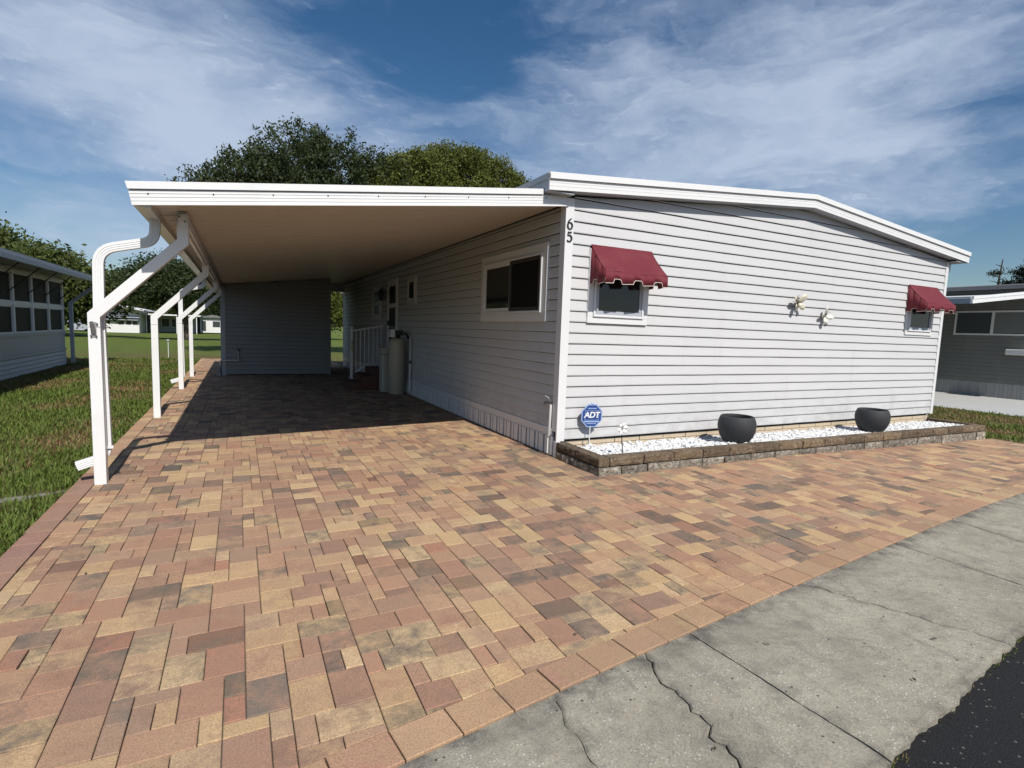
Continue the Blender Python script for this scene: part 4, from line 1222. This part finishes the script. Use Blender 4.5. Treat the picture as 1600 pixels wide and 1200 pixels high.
def sl(mb, x0, x1, y0, y1, h0, h1):
    mb.add([(x0, y0, zr(x0) + h0), (x1, y0, zr(x1) + h0), (x1, y1, zr(x1) + h0), (x0, y1, zr(x0) + h0), (x0, y0, zr(x0) + h1), (x1, y0, zr(x1) + h1), (x1, y1, zr(x1) + h1), (x0, y1, zr(x0) + h1)],
           [(3, 2, 1, 0), (4, 5, 6, 7), (0, 1, 5, 4), (1, 2, 6, 5), (2, 3, 7, 6), (3, 0, 4, 7)])
mb = MB(); sl(mb, RC0 + .02, RXW - .01, 2.50, 17, .06, .10); cr = mb.build('carport_roof', 'roof_white', rn)
mb = MB(); sl(mb, RC0, RXW - .01, 2.46, 2.495, .0, .11); mb.build('front_fascia', 'white_metal', cr)
mb = MB(); sl(mb, RC0, RXW - .01, 2.44, 2.495, .125, .20); mb.build('drip_edge', 'white_metal', cr)
mb = MB(); sl(mb, RC0 - .02, RC0 + .015, 2.5, 17, .0, .15); mb.build('gutter', 'grey_shade_trim', cr)  # shade on the gutter's long side is painted as grey
mb = MB(); sl(mb, RC0 - .03, RC0 + .015, 2.5, 17, .155, .20); mb.build('gutter_edge', 'white_metal', cr)
for y in (6.5, 10.5, 14.5): MB().box(RC0 + .12, RC0 + .2, y, y + .08, -.24, zr(RC0) + .06).build('post', 'white_metal', rn)

# homes beyond the lawn
def T(x, z): return (-3.343 + 1.359 * (x + 3.343), 1.482 + 1.359 * (z - 1.482))
def far_box(mb, xa, xb, za, zb, y0, y1):
    a, q = T(xa, za); b, r = T(xb, zb); mb.box(a, b, y0, y1, q, r)
fa_ = empty('gabled_home', (-16, 80, -.5), 'distant white home with three small windows beyond the lawn', 'house')
mb = MB(); far_box(mb, -14.6, -11.75, .02, 1.30, 78, 88); mb.build('wall', 'white_trim', fa_)
mb = MB(); q = [T(-15.2, 2.55), T(-13.5, 2.62), T(-11.2, 2.20), T(-11.2, 2.08), T(-13.5, 2.44), T(-15.2, 2.44)]; mb.extrude(q, 'y', 77, 89)
rf = mb.build('roof', 'roof_white', fa_)
mb = MB(); q = [T(-14.6, 1.3), T(-11.75, 1.3), T(-11.75, 2.13), T(-14.6, 2.44)]; mb.extrude(q, 'y', 78.3, 87); mb.build('gable_wall', 'white_trim', fa_)
for xa in (-13.3, -12.75, -12.25):
    mb = MB(); far_box(mb, xa, xa + .36, .80, 1.09, 77.95, 77.98); w = mb.build('window', 'window_dark', fa_)
mb = MB(); far_box(mb, -14.6, -11.75, 1.20, 1.26, 77.5, 78); mb.build('ledge', 'grey_shade_trim', fa_)
mb = MB(); far_box(mb, -14.6, -11.7, 1.42, 1.50, 77.6, 78.29); mb.build('awning_strip', 'grey_shade_trim', fa_)
mb = MB(); far_box(mb, -17.6, -14.7, .10, 1.45, 81, 88); mb.build('side_wing', 'grey_shade_trim', fa_)  # wing walls grey to paint in the shade there
mb = MB(); far_box(mb, -18, -14.7, 1.45, 1.62, 80.5, 89); mb.build('wing_roof', 'roof_shingle', fa_)
for xa in (-17.2, -16.5, -15.9):
    mb = MB(); far_box(mb, xa, xa + .42, .85, 1.15, 80.95, 80.98); mb.build('window', 'window_dark', fa_)
fb_ = empty('shaded_home', (-10, 84, -.5), 'distant grey home with wide windows in the shade of its carport', 'house')
mb = MB(); far_box(mb, -11.4, -7.3, .06, 1.72, 84, 92); mb.build('wall', 'grey_shade_trim', fb_)
mb = MB(); far_box(mb, -11.7, -6.8, 1.76, 1.90, 80, 93); mb.build('roof', 'roof_white', fb_)
for xa, xb in ((-10.45, -9.75), (-9.55, -9.15), (-8.5, -7.8)):
    mb = MB(); far_box(mb, xa, xb, .62, 1.46, 83.95, 83.98); w = mb.build('window', 'window_dark', fb_)
    mb = MB(); frame_rect(mb, 'x', T(xa, 0)[0] - .06, T(xb, 0)[0] + .06, T(0, .62)[1] - .06, T(0, 1.46)[1] + .06, .08, 83.90, 83.97); mb.build('frame', 'white_trim', w)
for xa in (-11.4, -8.9, -7.2): mb = MB(); far_box(mb, xa, xa + .06, .0, 1.76, 80.1, 80.2); mb.build('post', 'white_trim', fb_)
fc_ = empty('white_porch_home', (-6, 88, -.5), 'distant white home with a dark door past the grey one', 'house')
mb = MB(); far_box(mb, -7.1, -4.6, .10, 1.70, 86, 95); mb.build('wall', 'white_trim', fc_)
mb = MB(); q = [T(-7.4, 1.72), T(-5.9, 2.05), T(-4.3, 1.72)]; mb.extrude(q, 'y', 85.6, 96); mb.build('roof', 'roof_shingle', fc_)
mb = MB(); far_box(mb, -6.9, -6.55, .30, 1.35, 85.94, 85.98); mb.build('door', 'window_dark', fc_)
mb = MB(); far_box(mb, -5.9, -5.2, .75, 1.35, 85.94, 85.98); mb.build('window', 'window_dark', fc_)
# home seen through the gap beside the shed
fd_ = empty('pale_home', (2, 60, -.4), 'pale home glimpsed through the gap between shed and house', 'house')
MB().box(1.2, 4.4, 60, 68, -.5, 2.7).build('wall', 'white_trim', fd_); MB().extrude([(.8, 2.7), (2.8, 3.7), (4.8, 2.7)], 'y', 59.6, 68.4).build('roof', 'roof_shingle', fd_)
MB().box(3.0, 3.6, 59.94, 59.98, .8, 2.0).build('window', 'window_dark', fd_)
# little white marker on the lawn
mk = empty('lawn_marker', (-5.79, 19.1, 0), 'thin white marker stake with a flat cap on the lawn', 'stake')
MB().tube([(-5.79, 19.1, -.04), (-5.79, 19.1, .64)], .014, 8).build('stake', 'pvc', mk)
MB().lathe((-5.79, 19.1, .64), [(0, 0), (.055, .0), (.05, .03), (0, .035)], 12).build('cap', 'pvc', mk)

# ================================================================== TREES
def crown_mesh(name, lobes, ncl, nleaf, lsize, csize, seed, mat, shell=.66, flat=.75, spike=0., inner=.30):
    """leaf-sized faces in clusters over the lobes of a crown"""
    r = np.random.default_rng(seed); lob = np.array(lobes); wts = (lob[:, 3] * lob[:, 4] * lob[:, 5]) ** (2 / 3); wts /= wts.sum()
    li = r.choice(len(lob), ncl, p=wts); d = r.normal(size=(ncl, 3)); d /= np.linalg.norm(d, axis=1)[:, None]
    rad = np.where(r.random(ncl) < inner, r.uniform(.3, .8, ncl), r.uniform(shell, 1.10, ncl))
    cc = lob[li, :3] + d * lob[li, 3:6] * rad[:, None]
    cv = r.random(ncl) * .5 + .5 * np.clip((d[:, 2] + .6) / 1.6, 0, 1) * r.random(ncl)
    n = ncl * nleaf; ci = np.repeat(np.arange(ncl), nleaf)
    off = r.normal(size=(n, 3)) * csize * np.array([1, 1, flat])
    if spike:
        ax = d.copy(); ax[:, 2] += .55; ax /= np.linalg.norm(ax, axis=1)[:, None]
        off = off * .45 + ax[ci] * (r.random(n) ** .8 * spike)[:, None] * csize * 3.0
    P = cc[ci] + off
    u = r.normal(size=(n, 3)); u /= np.linalg.norm(u, axis=1)[:, None]
    w = np.cross(u, r.normal(size=(n, 3))); w /= np.linalg.norm(w, axis=1)[:, None]
    s = lsize * r.uniform(.6, 1.35, n)[:, None]
    A = P - u * s; B = P + w * s * .45; C_ = P + u * s; D = P - w * s * .45
    V = np.stack([A, B, C_, D], 1).reshape(-1, 3)
    me = bpy.data.meshes.new(name); me.vertices.add(len(V)); me.vertices.foreach_set('co', V.ravel())
    me.loops.add(4 * n); me.loops.foreach_set('vertex_index', np.arange(4 * n)); me.polygons.add(n)
    me.polygons.foreach_set('loop_start', np.arange(n) * 4); me.update(calc_edges=True)
    attr(me, 'lv', np.clip(cv[ci] * .75 + r.random(n) * .35, 0, 1), 'FLOAT'); me.materials.append(M[mat]); return me


def tree(name, loc, label, trunk_h, trunk_r, lobes, mat, ncl, nleaf, lsize, csize, seed, limbs=7, group=None, **kw):
    t = empty(name, loc, label, 'tree', group); r = random.Random(seed)
    mb = MB(); L_ = Vector(loc)
    mb.tube([L_ + Vector(p) for p in ((0, 0, -.3), (.05, .02, trunk_h * .35), (-.05, .06, trunk_h * .7), (0, 0, trunk_h))], [trunk_r * 1.35, trunk_r, trunk_r * .85, trunk_r * .7], 10)
    for k in range(limbs):
        lb = r.choice(lobes); tip = Vector(lb[:3]) + Vector((r.uniform(-.6, .6) * lb[3], r.uniform(-.6, .6) * lb[4], r.uniform(-.2, .75) * lb[5]))
        base = Vector((0, 0, trunk_h * r.uniform(.6, .98))); mid = (base + tip) / 2 + Vector((0, 0, .12 * (tip - base).length))
        mb.tube([L_ + base, L_ + mid, L_ + tip], [trunk_r * .5, trunk_r * .28, trunk_r * .07], 7)
    mb.build('trunk', 'bark', t)
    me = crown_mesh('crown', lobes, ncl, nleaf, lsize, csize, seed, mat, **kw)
    o = bpy.data.objects.new('crown', me); COL.objects.link(o); o.parent = t; WLOC[o] = Vector(loc); return t


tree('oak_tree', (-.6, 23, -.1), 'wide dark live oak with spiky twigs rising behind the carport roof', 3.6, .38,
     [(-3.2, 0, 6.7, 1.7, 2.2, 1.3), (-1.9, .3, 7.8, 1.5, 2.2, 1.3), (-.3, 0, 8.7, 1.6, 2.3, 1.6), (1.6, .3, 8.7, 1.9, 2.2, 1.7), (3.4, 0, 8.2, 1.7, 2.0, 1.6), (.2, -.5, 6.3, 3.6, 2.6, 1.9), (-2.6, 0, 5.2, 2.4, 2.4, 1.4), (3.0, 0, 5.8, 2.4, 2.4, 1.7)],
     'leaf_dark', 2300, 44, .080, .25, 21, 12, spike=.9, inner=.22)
tree('round_tree', (7.3, 23.5, -.1), 'rounded olive green tree behind the roof beside the dark oak', 3.6, .32,
     [(-1.2, 0, 9.7, 1.5, 1.7, 1.4), (.9, .2, 9.9, 1.6, 1.7, 1.5), (2.7, 0, 9.2, 1.6, 1.7, 1.4), (-2.7, -.4, 8.9, 1.5, 1.6, 1.5), (.2, -.5, 7.8, 3.8, 2.2, 1.9), (-.5, 0, 10.7, .9, .9, .8), (1.4, 0, 10.9, .7, .8, .7), (-4.0, -1.2, 8.0, 1.6, 1.4, 1.2), (3.9, 0, 8.2, 1.3, 1.5, 1.5),
      (-2.2, -1.0, 10.1, .8, .8, .6), (.3, -1.1, 10.6, .75, .8, .65), (2.2, -1.0, 10.4, .8, .8, .6), (3.4, -.9, 9.7, .8, .8, .65), (4.5, -.6, 8.9, .7, .8, .7), (-3.4, -1.2, 9.5, .75, .8, .6), (1.2, -1.5, 9.2, 1.0, .7, .7), (-1.0, -1.6, 9.0, 1.0, .7, .7)],
     'leaf_olive', 2700, 44, .070, .17, 22, 10, inner=.15)
bgt = [('shade_tree', (-9.5, 100, -.6), 'leafy_a', 9.5, 8.0, 'dense tree behind the distant grey and white homes', 'leaf_mid', 41),
       ('shade_tree', (-3.0, 92, -.6), 'leafy_b', 8.5, 8.5, 'dark dense tree behind the distant porch home', 'leaf_dark', 42),
       ('shade_tree', (-19.5, 102, -.6), 'leafy_c', 9.0, 7.2, 'broad tree rising behind the distant gabled home', 'leaf_dark', 43),
       ('shade_tree', (-18.2, 56, -.5), 'leafy_d', 9.6, 7.6, 'broad tree over the roof of the window wall home', 'leaf_mid', 44),
       ('shade_tree', (-23.5, 62, -.5), 'leafy_e', 10.5, 10.0, 'taller tree behind the window wall home', 'leaf_mid', 45),
       ('shade_tree', (6.0, 72, -.5), 'leafy_f', 7.5, 8.0, 'pale green tree seen through the gap by the shed', 'leaf_olive', 46)]
for nm, loc, _, wd, ht, lab, mt_, sd in bgt:
    r = random.Random(sd); lob = [(0, 0, ht * .62, wd * .42, wd * .42, ht * .36), (-wd * .3, 0, ht * .52, wd * .3, wd * .34, ht * .28), (wd * .32, .3, ht * .50, wd * .3, wd * .34, ht * .30),
                                  (r.uniform(-1, 1), -1, ht * .78, wd * .26, wd * .26, ht * .21), (-wd * .12, -wd * .2, ht * .38, wd * .38, wd * .3, ht * .25)]
    tree(nm, loc, lab, ht * .34, .3, lob, mt_, 1000, 28, .21, .52, sd, 6, 'trees beyond the lawn')
# small tree near the rear lawn whose boughs show between the posts
tree('spreading_tree', (-7.6, 50, -.4), 'spreading dark tree whose crown fills the view between the carport posts', 2.6, .3,
     [(-1.4, 0, 5.9, 2.2, 3, 1.3), (2.2, 0, 5.6, 3.0, 3.4, 1.7), (-3.4, .5, 4.9, 1.5, 2.4, 1.2), (1, -1, 4.4, 4.2, 3, 1.4), (-1.5, -1, 4.2, 2.8, 3, 1.2)], 'leaf_dark', 1300, 30, .12, .36, 61, 8)
# wind-bent conifer past the right hand roof
cn = empty('conifer_tree', (55, 17.6, -.3), 'thin sparse conifer showing above the dark grey home', 'tree')
mb = MB(); mb.tube([(55.0, 17.9, -.3), (55.0, 17.7, 4.5), (55.0, 17.45, 9.0)], [.22, .16, .04], 8)
for k in range(16):
    z = 5.2 + k * .23; s = -1 if k % 2 else 1; mb.tube([(55, 17.65 - .012 * k, z), (55, 17.65 + s * (1.05 - .055 * k), z + .22)], [.04, .014], 5)
mb.build('trunk', 'bark', cn)
me = crown_mesh('crown', [(0, .5, 6.6, .3, .6, .2), (0, -.5, 7.3, .3, .5, .2), (0, .3, 8.1, .2, .4, .2), (0, -.3, 6.0, .3, .6, .2)], 60, 16, .09, .13, 71, 'leaf_pine')
o = bpy.data.objects.new('crown', me); COL.objects.link(o); o.parent = cn
tree('bushy_tree', (55, 15.2, -.3), 'bushy tree at the edge of the dark grey home roof', 4.6, .2,
     [(0, 1.1, 8.2, .6, .6, .45), (0, .5, 7.2, .8, .8, .7), (.2, -.3, 8.9, .9, .9, .7), (0, -1.3, 8.4, 1.2, 1.1, 1.2), (0, -.4, 6.5, 1.2, 1.2, .8), (0, -2.2, 9.2, 1.0, 1, .9)], 'leaf_pine', 420, 20, .10, .20, 72, 8)

# ================================================================== GRASS, WEEDS, LEAVES
def patch(x, y):
    return (math.sin(x * 1.3 + 1.7 * math.sin(y * .55)) * math.sin(y * .8 + 1.2 * math.sin(x * .7 + 2)) + .6 * math.sin(x * 3.1 + y * 1.9) * math.sin(y * 2.7 - x * 1.3)) * .6


def blades(name, n, sampler, label, dryness, hmin=.03, hmax=.075, seed=3):
    r = random.Random(seed); V, F, CL = [], [], []
    for k in range(n):
        x, y, sc_ = sampler(r)
        if x is None: continue
        p = patch(x, y) + r.gauss(0, .25); dry = p + dryness(x, y)
        if dry > .5: c = (.29 * r.uniform(.7, 1.2), .205 * r.uniform(.7, 1.2), .09); hh = r.uniform(.4, .8)
        elif dry > .18: c = (.185 * r.uniform(.7, 1.2), .180 * r.uniform(.7, 1.2), .052); hh = r.uniform(.6, .9)
        else: j = r.uniform(.65, 1.3); c = (.135 * j, .185 * j, .036 * j); hh = r.uniform(.75, 1.15)
        h = r.uniform(hmin, hmax) * hh * sc_; a = r.uniform(0, 6.283); w = r.uniform(.0035, .0065) * (sc_ ** 1.6); l = r.uniform(.2, 1.1) * h
        dx, dy = math.cos(a), math.sin(a); z = zg(x, y) - .045
        b0 = len(V); V += [(x - dy * w, y + dx * w, z), (x + dy * w, y - dx * w, z), (x + dx * l * .45 + dy * w * .8, y + dy * l * .45 - dx * w * .8, z + h * .65), (x + dx * l * .45 - dy * w * .8, y + dy * l * .45 + dx * w * .8, z + h * .65), (x + dx * l, y + dy * l, z + h)]
        F += [(b0, b0 + 1, b0 + 2, b0 + 3), (b0 + 3, b0 + 2, b0 + 4)]; CL += [(*c, 1)] * 2
    mb = MB(); mb.v = V; mb.f = F; mb.sm = [False] * len(F); o = mb.build(name, 'blade', None, origin=(0, 0, 0), recalc=False)
    attr(o.data, 'ca', CL); tag(o, label, 'grass', kind='stuff'); return o


def sandy(x, y): return ((x + 4.92) / .33) ** 2 + ((y - .36 - .35 * (x + 4.9)) / .13) ** 2 < 1


def samp_left(r):
    u = r.random(); y = -2.2 + 20.5 * u ** 1.55; x = -4.675 - (r.random() ** 1.15) * (3.5 if y < 16 else 4.5)
    if sandy(x, y) and r.random() < .8: return (None,) * 3
    return x, y, 1.0 + .035 * max(0, y)


def samp_right(r):
    y = -3.0 + 10 * r.random() ** 1.2; x = 8.43 + 6.0 * r.random() ** 1.1
    if x < 8.45 and y < -.9: return (None,) * 3
    return x, y, 1.35


blades('lawn_grass', 90000, samp_left, 'patchy green and brown grass left of the driveway', lambda x, y: .10 * math.sin(x * 2.1) + (.20 if y > 8 else .0) + .18 * smooth01((y - 3) / 9) - .12 - .55 * math.exp(-((x + 4.75) / .22) ** 2), seed=3)
blades('side_grass', 30000, samp_right, 'dry brownish grass between the home and the concrete drive', lambda x, y: .55 - .5 * math.exp(-((x - 14.2) / .4) ** 2), seed=4)
# thin blades and debris in the joint between slab and street
def samp_joint(r):
    x = r.uniform(-1.6, 3.0); c = [(-1.28, .12), (-.62, .25), (-.05, .2), (.35, .1), (1.6, .4)]
    k, w = r.choice(c); x = r.gauss(k, w * .6); return x, asph_y(x) + r.gauss(.012, .016), .8
blades('joint_weeds', 1500, samp_joint, 'dry wisps of grass in the joint between concrete and asphalt', lambda x, y: .25, .015, .045, 6)
# sandy washed-out patch under the spout
mb = MB(); ring = []
for k in range(28):
    a = 2 * math.pi * k / 28; rr = 1 + .22 * math.sin(3 * a + 1) + .2 * math.sin(7 * a)
    ux = .22 * rr * math.cos(a); ring.append((-4.95 + ux, .36 + .35 * ux + .07 * rr * math.sin(a), -.040))
mb.add([(-4.95, .36, -.034)] + ring, [(0, 1 + k, 1 + (k + 1) % 28) for k in range(28)]); o = mb.build('sand_patch', 'sand_pale', None); tag(o, 'pale washed out sand below the downspout', 'sand', kind='stuff')
# fallen leaves
LV, LF = [], []; r = random.Random(12)
for k in range(60):
    if k < 44: x, y = r.uniform(-4.4, 6), r.uniform(-3.3, 2.0)
    else: x = r.uniform(-2.6, 3.5); y = asph_y(x) + abs(r.gauss(.05, .35))
    if y < edge_y(x) - .95 or (x > -.1 and y > -1.0): continue
    a = r.uniform(0, 6.28); l = r.uniform(.006, .017); w = l * r.uniform(.3, .5); dx, dy = math.cos(a), math.sin(a); z = zg(x, y) + .004; b = len(LV)
    LV += [(x - dx * l, y - dy * l, z), (x - dy * w, y + dx * w, z + .006), (x + dx * l, y + dy * l, z + .003), (x + dy * w, y - dx * w, z + .001)]; LF += [(b, b + 1, b + 2), (b, b + 2, b + 3)]
mb = MB().add(LV, LF); o = mb.build('fallen_leaves', 'dead_leaf', None, origin=(0, 0, 0)); tag(o, 'tiny dry leaves scattered over pavers and concrete', 'leaves', kind='stuff')

SC.render.engine = 'CYCLES'
SC.cycles.diffuse_bounces = 1
